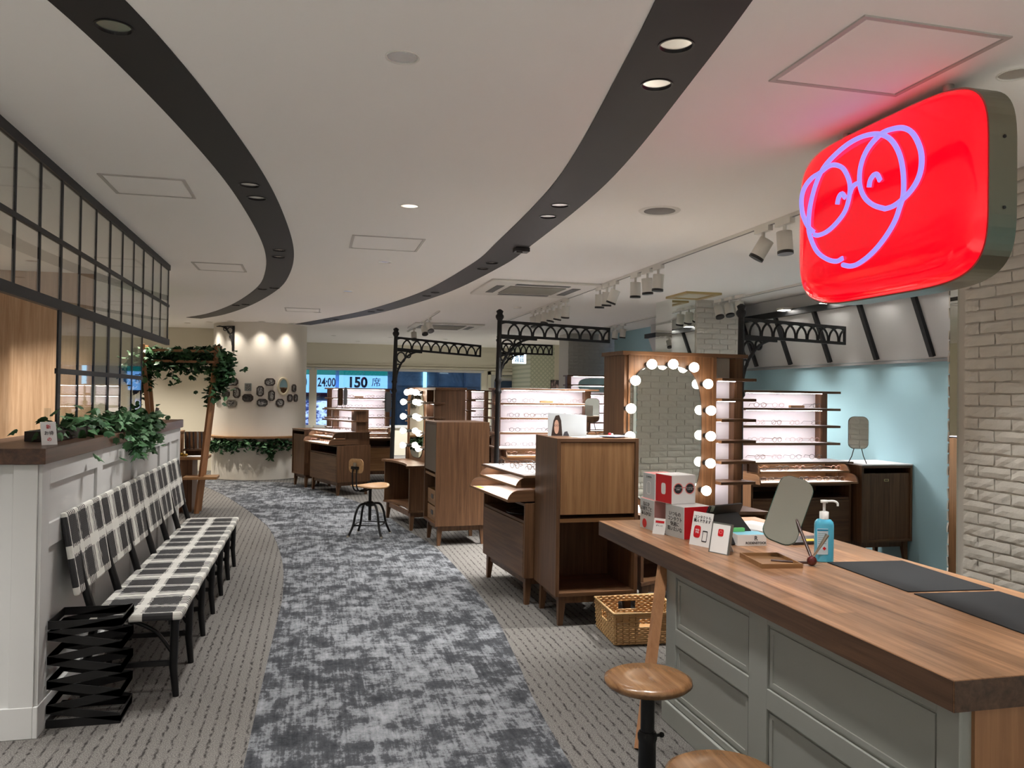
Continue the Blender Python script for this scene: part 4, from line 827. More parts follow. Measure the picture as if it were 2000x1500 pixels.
for (x, y, z, sx, sy, sz, k) in ((0, -.85, .07, .05, .25, .03, 48), (.02, -.35, .06, .05, .25, .025, 40), (.1, .05, .03, .05, .2, .04, 44), (.1, .45, .05, .06, .22, .06, 70), (.16, .5, -.06, .03, .2, .06, 54), (.17, .15, -.1, .02, .18, .05, 26), (.15, .75, .06, .04, .12, .05, 18)):
    MB().tube([(x-.1, y-sy, .04), (x, y, z), (x+.02, y+sy, z-.02)], .004, 5).build('stem', plain('ivy_stem', (.06, .05, .025), .8), iv)
    for _ in range(k):
        p = Vector((x+rd.gauss(0, sx), y+rd.gauss(0, sy), max(z+rd.gauss(0, sz), .05 if x < .05 else -1))); xx = max(p.x, -.1)
        if p.z < .01 and xx < .16: xx = .16+rd.uniform(0, .04)
        o = bpy.data.objects.new('leaf', LEAFME[rd.choices((0, 1, 2), (.45, .2, .35))[0]]); C.objects.link(o); o.parent = iv; o.matrix_local = leaf_M((xx, p.y, p.z), rd, rd.uniform(.65, 1.15)); n += 1
js = [MB() for _ in LEAF]
for _ in range(420):
    k = rd.random(); y = rd.gauss(.32, .3) if k < .72 else rd.uniform(-1.1, .1); far = y > -.1
    x = rd.uniform(-.04, .17) if k < .45 or not far else rd.uniform(.165, .21); z = (rd.gauss(.05, .035) if x < .163 else rd.uniform(-.16, .06)); z = max(z, .02) if x < .163 else z
    q_ = leaf_M((x, y, z), rd, rd.uniform(.7, 1.15)); js[rd.choices((0, 1, 2), (.45, .25, .3))[0]].add([q_@Vector(v) for v in LV], LF)
for k, j_ in enumerate(js): q_ = j_.build('leaves', LEAF[k], iv); q_['kind'] = 'stuff'
t = thing('menu_card', 'small white card with red and black print standing on the half wall cap', 'card', (-1.2, 4.22, 1.283), 40); MB().prism([(-.035, 0), (.035, 0), (.035, .11), (-.035, .11)], 0, .003, 'y', Matrix.Rotation(R_(-12), 4, 'X')).build('card', PAPER, t)
for k, (s_, mt) in enumerate((('新', RED), ('お待', INK), ('の', RED))): text('print', s_, .022, mt, t, Matrix.Rotation(R_(-12), 4, 'X')@face_M((0, -.001, .085-.03*k)))
o = MB().bar((-1.29, 4.5, 1.335), (-1.27, 4.42, 1.45), .03, .004).build('acrylic_stick', ACRYL, None); tag(o, 'clear acrylic strip standing in the ivy by the white card', 'sign holder')
o = MB().box(-1.95, 4.45, 1.0, -1.5, 6.6, 1.22).build('back_counter', CAP, None, .004); tag(o, 'dark wood counter behind the half wall', 'counter')
o = B(-1.9, 4.3, 0, -1.55, 6.5, .999).build('back_counter_base', CAP, None); o.parent = bpy.data.objects['back_counter']
# ---- ivy frame and shelf beyond the half wall
fr_ = thing('plant_frame', 'tall splayed timber frame carrying an ivy garland before the column', 'plant stand', (-1.6, 10.7, 0))
for (x0, x1) in ((.2, .44), (-.26, -.42)):
    for y0, y1 in ((.13, -.12), (.35, .14)): MB().bar((x0, y0, 0), (x1, y1, 2.1), .05, .04).build('leg', PINE, fr_)
for z, y in ((2.03, -.13), (1.9, -.11), (1.9, .12), (2.03, .1)): MB().bar((-.44, y, z), (.46, y, z), .03, .03).build('crossbar', PINE, fr_)
B(.05, -.02, .44, .45, .3, .47).build('shelf', OAKH, fr_)
garland('ivy_garland', 'dark ivy garland hung along the top of the timber frame', (-1.6, 10.66, 1.95), [(-.5, 0, -.1), (-.42, 0, .02), (-.2, 0, .04), (0, 0, .02), (.2, 0, .04), (.42, 0, .06), (.5, .02, -.05), (.48, .02, -.2)], 1500, .065, .12, 11, .9, 1.45, cols=(.3, .66, .04))
garland('ivy_strand', 'ivy strand hanging down the right leg of the timber frame', (-1.13, 10.7, 1.9), [(-.02, 0, 0), (.03, 0, -.15), (-.05, 0, -.3), (-.1, 0, -.42)], 130, .04, .05, 12, .9, 1.5, cols=(.3, .66, .04))
garland('ivy_strand', 'ivy strand hanging down the left leg of the timber frame', (-2.04, 10.72, 1.88), [(0, 0, 0), (.03, 0, -.15), (.0, 0, -.3)], 120, .045, .05, 13, .9, 1.5, cols=(.3, .66, .04))
bc = thing('bookcase', 'brown shelf unit with a pale top beyond the end of the half wall', 'shelf unit', (-1.73, 11.1, 0))
B(-.25, -.1, 0, .25, .38, .66).build('cabinet', WV, bc); B(-.25, -.12, .66, .42, .4, .695).build('top_board', OAKH, bc, .002); B(-.25, 0, .695, .08, .35, 1.0).build('box', PINE, bc); B(-.25, -.01, 1.0, .09, .36, 1.02).build('box_top', OAKH, bc)
B(.1, .1, .76, .38, .36, .78).build('rack_shelf', WH, bc); B(.1, .345, .695, .38, .36, 1.0).build('rack_back', WV, bc)
for i in range(5):
    o = MB().bar((-1.6+.05*i, 11.26, .782), (-1.615+.05*i, 11.3, 1.0), .09, .012, (1, 0, 0)).build('magazine', [plain('magazine_black', (.03, .03, .035), .3), plain('magazine_grey', (.3, .31, .32), .3)][i == 3], None); tag(o, '%s glossy %s magazine leaning in the rack of the brown shelf unit' % (LFT[i], 'grey' if i == 3 else 'black'), 'magazine', 'magazines in the rack' if i != 3 else None)
o = B(-1.55, 11.0, .6955, -1.34, 11.16, .705).build('booklet', PAPER, None); tag(o, 'white booklet on the pale top of the brown shelf unit', 'booklet')
o = B(-1.95, 11.12, 1.0205, -1.68, 11.35, 1.035).build('paper_pile', PAPER, None); tag(o, 'white papers on the upper box of the brown shelf unit', 'papers')
t = thing('dried_flowers', 'small yellow dried flower bunch on the brown shelf unit', 'flowers', (-1.63, 11.03, .696))
for i in range(7): MB().ball((.02*(i % 3)-.02+.01*i, .012*(i % 2), .02+.006*(i % 4)), .017, 8).build('blossom', plain('yellow_flower', (.5, .3, .04), .7), t)
MB().tube([(.03, 0, .02), (-.06, 0, .025), (-.12, 0, .05)], .004, 5).build('stem', plain('ivy_stem', (.06, .05, .025), .8), t)
t = thing('tablet_easel', 'small dark tilted tablet stand beyond the half wall', 'tablet stand', (-1.62, 9.1, 1.16)); MB().bar((0, 0, 0), (.04, .02, .2), .12, .012, (1, 0, 0)).build('screen', BLK, t); MB().bar((.03, 0, .1), (.07, 0, .0), .03, .008, (1, 0, 0)).build('strut', BLK, t)
o = B(-1.85, 9.0, 0, -1.55, 9.2, 1.155).build('pedestal', CAP, None); tag(o, 'dark wood pedestal behind the end of the half wall', 'pedestal')
# ================================================================ COLUMN DRESSING
CX, CY, CR = -.95, 15.56, .82
def on_col(a, z, off=0.): return Vector((CX+(CR+off)*math.sin(R_(a)), CY-(CR+off)*math.cos(R_(a)), z))
FR = [(-53.7,1.609,.1,.118),(-29.4,1.705,.202,.133),(-58.0,1.445,.15,.135),(-39.8,1.494,.17,.134),(-24.2,1.515,.135,.183),(-30.8,1.329,.2,.133),(-10.4,1.617,.114,.133),(-10.5,1.429,.188,.133),(3.7,1.549,.127,.183),(14.7,1.71,.181,.134),(17.0,1.473,.115,.184),(6.2,1.349,.184,.133),(27.6,1.351,.15,.135),(47.5,1.611,.1,.137),(41.3,1.433,.11,.136),(50.9,1.434,.095,.137)]
WH_ = ['slim grey-green rectangular picture frame by the timber frame leg', 'dark octagonal landscape frame highest on the left of the column', 'small dark frame lowest at the left edge of the column', 'dark frame holding a dark picture left on the column', 'upright dark octagonal frame with a tower picture', 'silver landscape frame lowest on the left of the column', 'grey square frame with a light-edged picture at the column middle', 'dark frame with a nearly black picture at the column middle', 'upright dark frame with a bright picture left of the oval mirror', 'dark octagonal landscape frame highest, just left of the oval mirror', 'upright pointed-top frame below left of the oval mirror', 'dark landscape frame with grey blotched picture low on the column', 'dark landscape frame directly below the oval mirror', 'small upright frame right beside the oval mirror', 'small frame with greenish picture low right of the oval mirror', 'rightmost small upright frame on the column']
DK = plain('frame_dark', (.045, .035, .03), .4); SV = plain('frame_silver', (.3, .28, .24), .35, metal=.5); GG = plain('frame_grey', (.22, .25, .24), .5)
for i, (a, z, w_, h_) in enumerate(FR):
    t = thing('picture_frame', WH_[i], 'picture frame', on_col(a, z-h_/2, .012), a, 'framed pictures on the column')
    c = .28*min(w_, h_) if i not in (0, 6) else .002; oc = lambda w, h, c: [(-w/2+c, 0), (w/2-c, 0), (w/2, c), (w/2, h-c), (w/2-c, h), (-w/2+c, h), (-w/2, h-c), (-w/2, c)]
    k = .022; inn = [(x, y+k) for x, y in oc(w_-2*k, h_-2*k, max(c-k*.4, .002))]
    MB().ring(oc(w_, h_, c), inn, -.014, .012, 'y').build('frame', SV if i == 5 else (GG if i in (0, 6) else DK), t, .003)
    pm = photo_mat('picture_%d' % i, i+2, (.03, .03, .03), (.12, .12, .12) if i in (3, 7) else (.55, .54, .52), 5)
    MB().prism(inn, -.004, .0, 'y').build('picture', pm, t)
t = thing('oval_mirror', 'oval mirror in a pale cream frame on the round column', 'mirror', on_col(31.5, 1.48, .015), 31.5)
MB().ring(superell(.235, .32, 2, 40, 0, .16), superell(.165, .245, 2, 40, 0, .16), -.02, .012, 'y').build('frame', plain('cream_frame', (.75, .68, .5), .5), t, .004); MB().prism(superell(.17, .25, 2, 40, 0, .16), -.004, .0, 'y').build('glass', MIRROR, t)
sh = thing('wall_shelf', 'curved pale wood shelf wrapping the round column', 'shelf', (CX, CY, .73))
arc = [R_(a) for a in range(-76, 60, 6)]
MB().prism([((CR+.18)*math.sin(a), -(CR+.18)*math.cos(a)) for a in arc]+[((CR+.003)*math.sin(a), -(CR+.003)*math.cos(a)) for a in arc[::-1]], 0, .03, 'z').build('board', OAKH, sh)
for a in (-48, -12, 24, 50):
    p = Vector((math.sin(R_(a)), -math.cos(R_(a)), 0)); MB().bar(p*(CR+.005)+Vector((0,0,-.18)), p*(CR+.005), .03, .012, p).bar(p*(CR+.0)+Vector((0,0,-.01)), p*(CR+.15)+Vector((0,0,-.01)), .03, .012).build('shelf_bracket', BLK, sh)
garland('shelf_ivy', 'ivy garland hanging under the curved shelf of the column', (CX, CY, .68), [((CR+.1)*math.sin(R_(a)), -(CR+.1)*math.cos(R_(a)), -.02-.03*(i % 2)) for i, a in enumerate(range(-66, 54, 15))], 420, .035, .07, 21, 1., 1.5, cols=(.3, .62, .08))
garland('shelf_ivy_tail', 'loose ivy tail drooping below the middle of the curved shelf', (CX, CY, .6), [((CR+.06)*math.sin(R_(a)), -(CR+.06)*math.cos(R_(a)), z) for a, z in ((5, 0), (12, -.06), (18, -.1), (16, -.18))], 60, .025, .04, 22, .9, 1.3)
t = thing('iron_corner_bracket', 'black iron scroll bracket high on the round column', 'bracket', on_col(-30, 2.24, .012), -30)
B(-.02, -.01, 0, .02, .005, .44).build('upright', IRON, t); MB().tube([(-.3+.28*math.sin(a), 0, .44-.34*(1-math.cos(a))) for a in [math.pi/2*i/10 for i in range(11)]], .012, 6).build('curve', IRON, t); B(-.34, -.01, .425, 0, .01, .44).build('top_bar', IRON, t)
for cx, cz, r in ((-.07, .36, .055), (-.17, .39, .032), (-.05, .25, .028)): MB().tube([(cx+r*math.cos(a), 0, cz+r*math.sin(a)) for a in [2*math.pi*i/20 for i in range(20)]], .008, 6, closed=True).build('scroll_ring', IRON, t)
# ================================================================ COUNTER
co = thing('service_counter', 'long grey panelled counter with thick oak worktop', 'counter', (1.67, 1.8, 0))
B(-.035, -.02, .735, .98, 2.68, .82).build('worktop', CT, co, .003)
e = B(-.0365, -.018, .737, -.035, 2.678, .818).build('worktop_edge', CE, co); B(-.034, -.0215, .737, .98, -.02, .818).build('worktop_edge', CE, co); B(-.034, 2.68, .737, .98, 2.6815, .818).build('worktop_edge', CE, co)
B(.012, .012, 0, .85, 1.82, .735).build('carcass', GREYW, co); B(.05, 0, .0, .84, .012, .735).build('end_panel', PINE, co)
def fr_box(y0, y1, z0, z1, nm): B(0, y0, z0, .012, y1, z1).build(nm, GREYW, co, .002)
for y0, y1 in ((0, .08), (.93, 1.06), (1.72, 1.82)): fr_box(y0, y1, .1, .735, 'stile')
for y0, y1 in ((.08, .93), (1.06, 1.72)):
    for z0, z1 in ((.70, .735), (.385, .46), (.1, .13)): fr_box(y0, y1, z0, z1, 'rail')
    for z0, z1 in ((.46, .70), (.13, .385)):
        mq = MB().ring([(y0+.012, z0+.012), (y1-.012, z0+.012), (y1-.012, z1-.012), (y0+.012, z1-.012)], [(y0+.03, z0+.03), (y1-.03, z0+.03), (y1-.03, z1-.03), (y0+.03, z1-.03)], .006, .0125, 'x').build('panel_moulding', GREYW, co)
B(-.015, 0, 0, .0, 1.83, .1).build('plinth', GREYW, co, .004)
q = MB().bar((-.25, 1.53, 0), (.0, 1.86, .735), .045, .03, (0, 1, 0)).build('splayed_leg', PINE, co)
B(.45, 1.83, 0, .5, 2.6, .735).build('support_panel', WV, co)
# ---- stools at the counter
def stool(loc, label):
    t = thing('round_stool', label, 'stool', loc)
    MB().lathe([(.0001, .462), (.11, .462), (.15, .468), (.165, .482), (.163, .495), (.145, .505), (.06, .5), (.0001, .497)], 40).build('seat', SEATW, t)
    MB().lathe([(.0255, .2), (.026, .46)], 16).build('post', BLACK, t); MB().lathe([(.035, .02), (.032, .26), (.036, .27), (.036, .29), (.03, .3)], 16).build('sleeve', BLACK, t); MB().lathe([(.19, 0), (.19, .012), (.06, .025), (.036, .06)], 32).build('base', BLACK, t)
    MB().cyl((.03, 0, .28), (.055, 0, .28), .006, n=8).ball((.058, 0, .28), .011, 8).build('knob', BLACK, t)
stool((1.235, 2.83, 0), 'round wooden stool with black post nearest the basket'); stool((1.13, 2.06, 0), 'round wooden stool cut off at the bottom of the view')
# ---- rattan basket
bk = thing('rattan_basket', 'square rattan basket on the carpet between cabinet and counter', 'basket', (2.07, 4.93, 0), -4)
RAT = plain('rattan', (.55, .34, .15), .55); RAT2 = plain('rattan_dark', (.36, .2, .08), .6)
hw_, hd_, hh = .21, .21, .2
B(-hw_+.01, -hd_+.01, .002, hw_-.01, hd_-.01, .01).build('base', RAT2, bk)
nr = 16
for i in range(nr):
    z = .008+i*(hh-.012)/(nr-1); k = 1+.06*(i/nr); X, Y_ = hw_*k, hd_*k
    for sx, sy in ((1, 0), (-1, 0), (0, 1), (0, -1)):
        hole = .115 < z < .165
        A = [(sx*X, -Y_, z), (sx*X, Y_, z)] if sx else [(-X, sy*Y_, z), (X, sy*Y_, z)]
        segs = [(0, .36), (.64, 1)] if hole else [(0, 1)]
        for s0, s1 in segs:
            a, b_ = Vector(A[0]).lerp(Vector(A[1]), s0), Vector(A[0]).lerp(Vector(A[1]), s1); pts = []
            m_ = max(4, int((s1-s0)*22)); 
            for j in range(m_+1):
                p = a.lerp(b_, j/m_); w2 = .0035*(1 if (j+i) % 2 else -1); pts.append((p.x+sx*w2, p.y+sy*w2, p.z))
            MB().tube(pts, .0062, 5).build('weave', RAT, bk)
for sx in (-1, 1):
    for j in range(11):
        v = -hd_+.01+j*(2*hd_-.02)/10
        if not .36 < j/10 < .64:
            MB().cyl((sx*hw_, v, .005), (sx*hw_*1.06, v*1.05, hh), .005, n=5).build('stake', RAT2, bk); MB().cyl((v, sx*hd_, .005), (v*1.05, sx*hd_*1.06, hh), .005, n=5).build('stake', RAT2, bk)
MB().tube([(x*hw_*1.07, y*hd_*1.07, hh) for x, y in ((-1,-1),(1,-1),(1,1),(-1,1))], .011, 8, closed=True).build('rim', RAT, bk)
# ---- backed work stool
ch = thing('work_stool', 'black iron work stool with wooden seat and small backrest on the walkway', 'chair', (.62, 8.93, 0), 40)
q = MB(); ns = 28; rows = []
for r_ in (1, .85, .55, .25): rows.append([(.2*r_*math.cos(a)*1.08, .2*r_*math.sin(a), .545+.012*r_*r_*math.cos(2*a)-.008*(1-r_)) for a in [2*math.pi*i/ns for i in range(ns)]])
vs = [v for r in rows for v in r]+[(0, 0, .537)]; fs = [(i*ns+k, i*ns+(k+1) % ns, (i+1)*ns+(k+1) % ns, (i+1)*ns+k) for i in range(3) for k in range(ns)]+[(3*ns+k, 3*ns+(k+1) % ns, 4*ns) for k in range(ns)]
q.add(vs, fs, True); s_ = q.build('seat', wood('ply', (.42, .23, .1), (.58, .36, .18), axis=0, rough=.3), ch); md = s_.modifiers.new('thickness', 'SOLIDIFY'); md.thickness = .016
MB().cyl((0, 0, .16), (0, 0, .52), .017).lathe([(.07, .518), (.07, .524)], 16).build('spindle', BLACK, ch); MB().lathe([(.045, .32), (.05, .35), (.03, .37)], 16).build('hub', BLACK, ch)
for k in range(4):
    a = R_(-15+90*k); c_, s2 = math.cos(a), math.sin(a)
    MB().tube(spline([(.03*c_, .03*s2, .345), (.12*c_, .12*s2, .335), (.17*c_, .17*s2, .25), (.2*c_, .2*s2, .12), (.26*c_, .26*s2, .0)], 4), .013, 8).build('leg', BLACK, ch); MB().lathe([(.018, 0), (.014, .02)], 10, (.258*c_, .258*s2, 0)).build('foot', STEEL, ch)
MB().tube([(.205*math.cos(R_(-15+90*k)), .205*math.sin(R_(-15+90*k)), .125) for k in range(4)], .011, 6, closed=True).build('foot_ring', BLACK, ch)
for dy in (-.03, .03): MB().tube(spline([(.0, dy, .51), (-.15, dy, .49), (-.22, dy, .53), (-.235, dy, .66), (-.225, dy, .74)], 4), .008, 6).build('back_rod', BLACK, ch)
MB().prism(rrect(.22, .15, .05, 6, 0, .765), -.215, -.205, 'x').build('backrest', MATS['ply'], ch); B(-.24, -.05, .73, -.216, .05, .76).build('back_clamp', BLACK, ch); B(-.235, -.02, .76, -.225, .02, .8).build('back_plate', STEEL, ch)
# ---- things on the worktop
T = .82
def pbox(loc, rz, s, label, left, front, top):
    t = thing('promo_box', label, 'box', loc, rz); h = s/2
    B(-h, 0, 0, h, s, s).build('carton', PAPER, t, .001)
    B(-h-.0006, .002, .002, -h, s-.002, s-.002).build('left_face', left, t); B(-h+.001, -.0006, .001, h-.001, 0, s-.001).build('front_face', front, t); B(-h+.001, .001, s, h-.001, s-.001, s+.0006).build('top_face', top, t)
    return t, h
def on_left(h, y, z): return Matrix.Translation((-h-.001, y, z))@Matrix.Rotation(R_(-90), 4, 'Z')@Matrix.Rotation(R_(90), 4, 'X')
LAB = plain('blush_front', (.42, .2, .19), .5)  # even dull pink over the grey box's front face
a_, h = pbox((1.885, 4.08, T), 4, .165, 'grey printed promo box at the left bottom of the box pyramid', GREYP, LAB, PINK)
text('print', 'なにか\nお困りごと\nあるかな?', .026, INK, a_, on_left(h, .09, .11)); MB().prism([(.0+p[0], .03+p[1]) for p in superell(.05, .05, 2, 20)], -h-.0014, -h-.0008, 'x', Matrix.Translation((0, .11, 0))).build('red_dot', RED, a_)
b_, h = pbox((1.935, 3.83, T), 10, .165, 'red-fronted promo box at the right bottom of the box pyramid', GREYP, RED, PAPER)
text('print', 'いつもの\nコンタクト\n快適に\n買いたいな', .026, INK, b_, on_left(h, .08, .08)); fp(superell(.045, .06, 4, 24, .03, .075), -.001, 'print_badge', PAPER, b_); fp(superell(.03, .012, 2, 20, .03, .083), -.0018, 'print_mark', RED, b_)
c_, h = pbox((1.905, 3.93, T+.167), 10, .15, 'white promo box printed with pink round glasses on top of the pyramid', RED, PAPER, PAPER)
for dx in (-.036, .038):
    MB().ring(superell(.06, .06, 2, 28, dx, .08), superell(.05, .05, 2, 28, dx, .08), -.0016, -.0008, 'y').build('print_rim', PINK, c_); fp(superell(.05, .05, 2, 28, dx, .08), -.0008, 'print_lens', INK, c_)
text('print', 'サングラスも\nお悩み', .0085, PAPER, c_, face_M((-.036, -.002, .08)), ext=.0003); text('print', 'コンタクトも\nしたいな', .0085, PAPER, c_, face_M((.038, -.002, .08)), ext=.0003); fp([(-.008, .083), (.01, .083), (.01, .088), (-.008, .088)], -.0012, 'print_bridge', PINK, c_)
MB().prism([(p[0]+.075, p[1]+.075) for p in superell(.04, .06, 4, 20)], -h-.0014, -h-.0006, 'x').build('print_badge', PAPER, c_)
d_, h = pbox((1.88, 4.09, T+.167), 4, .14, 'grey capsule-printed promo box behind on top of the pyramid', GREYP, PAPER, PINK)
MB().ring([(p[0]+.07, p[1]+.06) for p in superell(.045, .07, 4, 20)], [(p[0]+.07, p[1]+.06) for p in superell(.041, .066, 4, 20)], -h-.0014, -h-.0006, 'x').build('print_capsule', PAPER, d_); text('print', 'コンタクト', .014, INK, d_, on_left(h, .07, .12))
def card(name, loc, rz, w_, h_, label, cat, mat=PAPER, tilt=-12, th=.004, strut=True):
    t = thing(name, label, cat, loc, rz); Rm = Matrix.Rotation(R_(tilt), 4, 'X')
    MB().prism([(-w_/2, 0), (w_/2, 0), (w_/2, h_), (-w_/2, h_)], 0, th, 'y', Rm).build('panel', mat, t)
    if strut: q = Rm@Vector((0, th, h_*.75)); MB().bar(q, (0, q.y+h_*.4, .002), w_*.4, .003, (1, 0, 0) if False else (0, 0, 1)).build('strut', mat if mat != PAPER else PAPER, t)
    return t, Rm
k1, Rm = card('info_card', (1.85, 3.645, T), -68, .125, .165, 'upright white card about buying contact lenses, leaning on the red box', 'card', strut=False)
text('print', 'コンタクトも\n購入できます', .018, INK, k1, Rm@face_M((0, -.001, .13))); MB().prism(superell(.042, .06, 4, 20, -.022, .068), -.0016, -.0006, 'y', Rm).build('print_badge', RED, k1); text('print', 'WEB\n予約', .012, PAPER, k1, Rm@face_M((-.022, -.002, .07)), ext=.0003)
MB().ring(rrect(.03, .055, .004, 3, .028, .05), rrect(.025, .044, .002, 3, .028, .05), -.0016, -.0006, 'y', Rm).build('print_phone', INK, k1)
k2, Rm = card('acrylic_sign', (1.85, 3.45, T), -66, .105, .14, 'grey-edged acrylic sign with red app icon on the counter', 'sign holder', mat=PAPER, th=.012)
MB().ring([(-.056, -.004), (.056, -.004), (.056, .144), (-.056, .144)], [(-.05, .004), (.05, .004), (.05, .137), (-.05, .137)], -.001, .014, 'y', Rm).build('frame', plain('pewter', (.25, .26, .25), .3, metal=.6), k2)
MB().prism(rrect(.03, .034, .007, 4, 0, .098), -.0014, -.0004, 'y', Rm).build('print_icon', RED, k2); MB().ring(superell(.018, .016, 2, 16, 0, .1), superell(.014, .012, 2, 16, 0, .1), -.0022, -.0014, 'y', Rm).build('print_mark', PINK, k2)
k3, Rm = card('price_holder', (1.79, 3.99, T), -50, .07, .085, 'small clear card holder leaning by the grey promo box', 'sign holder', tilt=-18); MB().prism([(-.025, .06), (.025, .06), (.025, .072), (-.025, .072)], -.0014, -.0004, 'y', Rm).build('print_line', RED, k3); text('print', 'ポイント', .01, INK, k3, Rm@face_M((0, -.001, .045)))
tb = thing('tablet', 'black tablet propped on a folding case facing the staff side', 'tablet', (2.04, 3.86, T), 200)
Rt = Matrix.Rotation(R_(-24), 4, 'X'); MB().prism(rrect(.25, .2, .012, 4, 0, .1), 0, .012, 'y', Rt).build('body', BLK, tb, .002); MB().prism(rrect(.23, .18, .004, 2, 0, .1), -.001, 0, 'y', Rt).build('screen', plain('screen_glass', (.02, .02, .025), .05), tb)
MB().bar(Rt@Vector((0, .014, .15)), (0, .21, .004), .2, .006).build('case_flap', BLK, tb); MB().box(.09, .0, .17, .115, .014, .2, Rt).build('camera_patch', STEEL, tb)
rb = thing('lens_box', 'small white lens-maker box with blue top on the counter', 'box', (2.12, 3.6, T), -6); B(-.08, 0, 0, .07, .1, .055).build('carton', PAPER, rb, .001); B(-.078, .002, .055, .068, .098, .0562).build('blue_top', plain('pale_blue_print', (.25, .6, .75), .5), rb)
text('print', 'RODENSTOCK', .016, INK, rb, face_M((.015, -.001, .014)), bold=.0003); text('print_logo', 'R', .032, INK, rb, face_M((.015, -.001, .037)))
o = B(2.05, 3.68, T+.0575, 2.12, 3.7, T+.075).build('green_pad', plain('sticky_green', (.2, .65, .2), .6), None); tag(o, 'bright green sticky pad on the white lens box', 'notepad')
for i in range(3):
    o = B(-.11, -.15, 0, .11, .15, .008).build('document', [PAPER, plain('paper_blue', (.6, .7, .8), .6), PAPER][i], None); o.matrix_world = Matrix.Translation((2.35+.02*i, 4.08-.03*i, T+.0005+.0085*i))@Matrix.Rotation(R_(12*i-10), 4, 'Z'); tag(o, ['lowest white document of the pile behind the tablet', 'pale blue document in the middle of the pile behind the tablet', 'topmost white document of the pile behind the tablet'][i], 'papers')
o = B(2.33, 3.58, T+.0005, 2.56, 3.75, T+.014).build('notebook', BLK, None, .002); tag(o, 'black notebook lying behind the standing mirror', 'notebook')
o = B(2.42, 3.6, T+.0145, 2.49, 3.65, T+.016).build('sticky_note', plain('yellow_paper', (.75, .55, .05), .6), None); tag(o, 'yellow sticky note on the black notebook', 'note')
mr = thing('table_mirror', 'tilted rounded table mirror on a slanted rod with red-brown ball foot', 'mirror', (2.13, 3.13, T), -14)
Rq = Matrix.Translation((-.11, .12, .095))@Matrix.Rotation(R_(-12), 4, 'Z')@Matrix.Rotation(R_(-24), 4, 'X')@Matrix.Rotation(R_(20), 4, 'Y')
MB().prism(rrect(.15, .32, .05, 6, 0, .145), -.004, 0, 'y', Rq).build('glass', plain('grey_mirror', (.55, .56, .5), .03, metal=1), mr); MB().prism(rrect(.156, .326, .052, 6, 0, .145), 0, .007, 'y', Rq).build('backing', plain('green_glass_edge', (.05, .1, .08), .2), mr)
MB().cyl((0, 0, .03), tuple(Rq@Vector((.03, .012, .14))), .007, n=10).build('rod', plain('dark_brown', (.05, .02, .015), .3), mr); MB().cyl((0, 0, .03), (.06, -.02, .14), .004, .009, n=10).build('handle', STEEL, mr); MB().cyl((0, 0, .012), (-.16, .06, .008), .006, n=8).build('foot_rod', plain('dark_brown', (.05, .02, .015), .3), mr)
MB().ball((0, 0, .022), .022, 20).build('ball', plain('mahogany_gloss', (.09, .012, .012), .12, coat=.5), mr)
ty = thing('wooden_tray', 'small shallow oak cash tray in front of the table mirror', 'tray', (1.985, 3.225, T), -8)
w2, d2 = .085, .12; B(-w2, -d2, 0, w2, d2, .006).build('base', OAKH, ty); MB().ring([(-w2-.006, -d2-.006), (w2+.006, -d2-.006), (w2+.006, d2+.006), (-w2-.006, d2+.006)], [(-w2, -d2), (w2, -d2), (w2, d2), (-w2, d2)], 0, .02, 'z').build('rim', OAKH, ty)
bt = thing('sanitizer_bottle', 'pump bottle of bright blue hand sanitizer', 'bottle', (2.245, 3.21, T), -16)
q = MB(); prof = [(.0, .98), (.004, 1.), (.165, 1.), (.178, .93), (.188, .7), (.193, .34)]
vs = []; n5 = 32
for z, k in prof: vs += [(p[0], p[1], z) for p in superell(.082*k, .058*k, 3 if k > .5 else 2, n5)]
fs = [(i*n5+k, i*n5+(k+1) % n5, (i+1)*n5+(k+1) % n5, (i+1)*n5+k) for i in range(len(prof)-1) for k in range(n5)]+[tuple(range(n5))[::-1], tuple(range((len(prof)-1)*n5, len(prof)*n5))]
q.add(vs, fs, True); q.build('bottle', plain('sanitizer_blue', (.1, .5, .72), .15, coat=.4), bt)
MB().lathe([(.02, .19), (.02, .222), (.012, .224)], 20).build('collar', PAPER, bt); MB().lathe([(.006, .22), (.006, .262), (.016, .262), (.016, .274), (.0001, .276)], 16).build('pump_head', PAPER, bt); MB().tube(spline([(.0, 0, .268), (.04, 0, .27), (.058, 0, .262), (.06, 0, .248)], 4), .005, 8).build('nozzle', PAPER, bt)
lb = B(-.04, -.0305, .035, .008, -.029, .15).build('label', plain('bottle_label', (.62, .75, .82), .4), bt); B(-.04, -.0312, .14, .008, -.0305, .147).build('label_band', plain('label_blue', (.02, .25, .45), .4), bt)
for i in range(6): B(-.036, -.0312, .128-.009*i, .0, -.0305, .13-.009*i).build('label_line', plain('label_text', (.25, .38, .45), .5), bt)
MB().box(-.006, -.0005, -.006, .006, .0003, .006, Matrix.Translation((-.008, -.0308, .062))@Matrix.Rotation(R_(45), 4, 'Y')).build('label_diamond', RED, bt)
for i, (pts, lab) in enumerate(((((2.235,3.17),(2.6,3.14),(2.57,2.6),(2.205,2.63)), 'black desk mat farther along the counter, beside the sanitizer'), (((2.205,2.6),(2.56,2.57),(2.53,2.03),(2.175,2.06)), 'black desk mat at the near right end of the counter'))):
    o = MB().prism(pts[::-1], T+.0003, T+.0045, 'z').build('desk_mat', MATB, None, .001); tag(o, lab, 'desk mat')
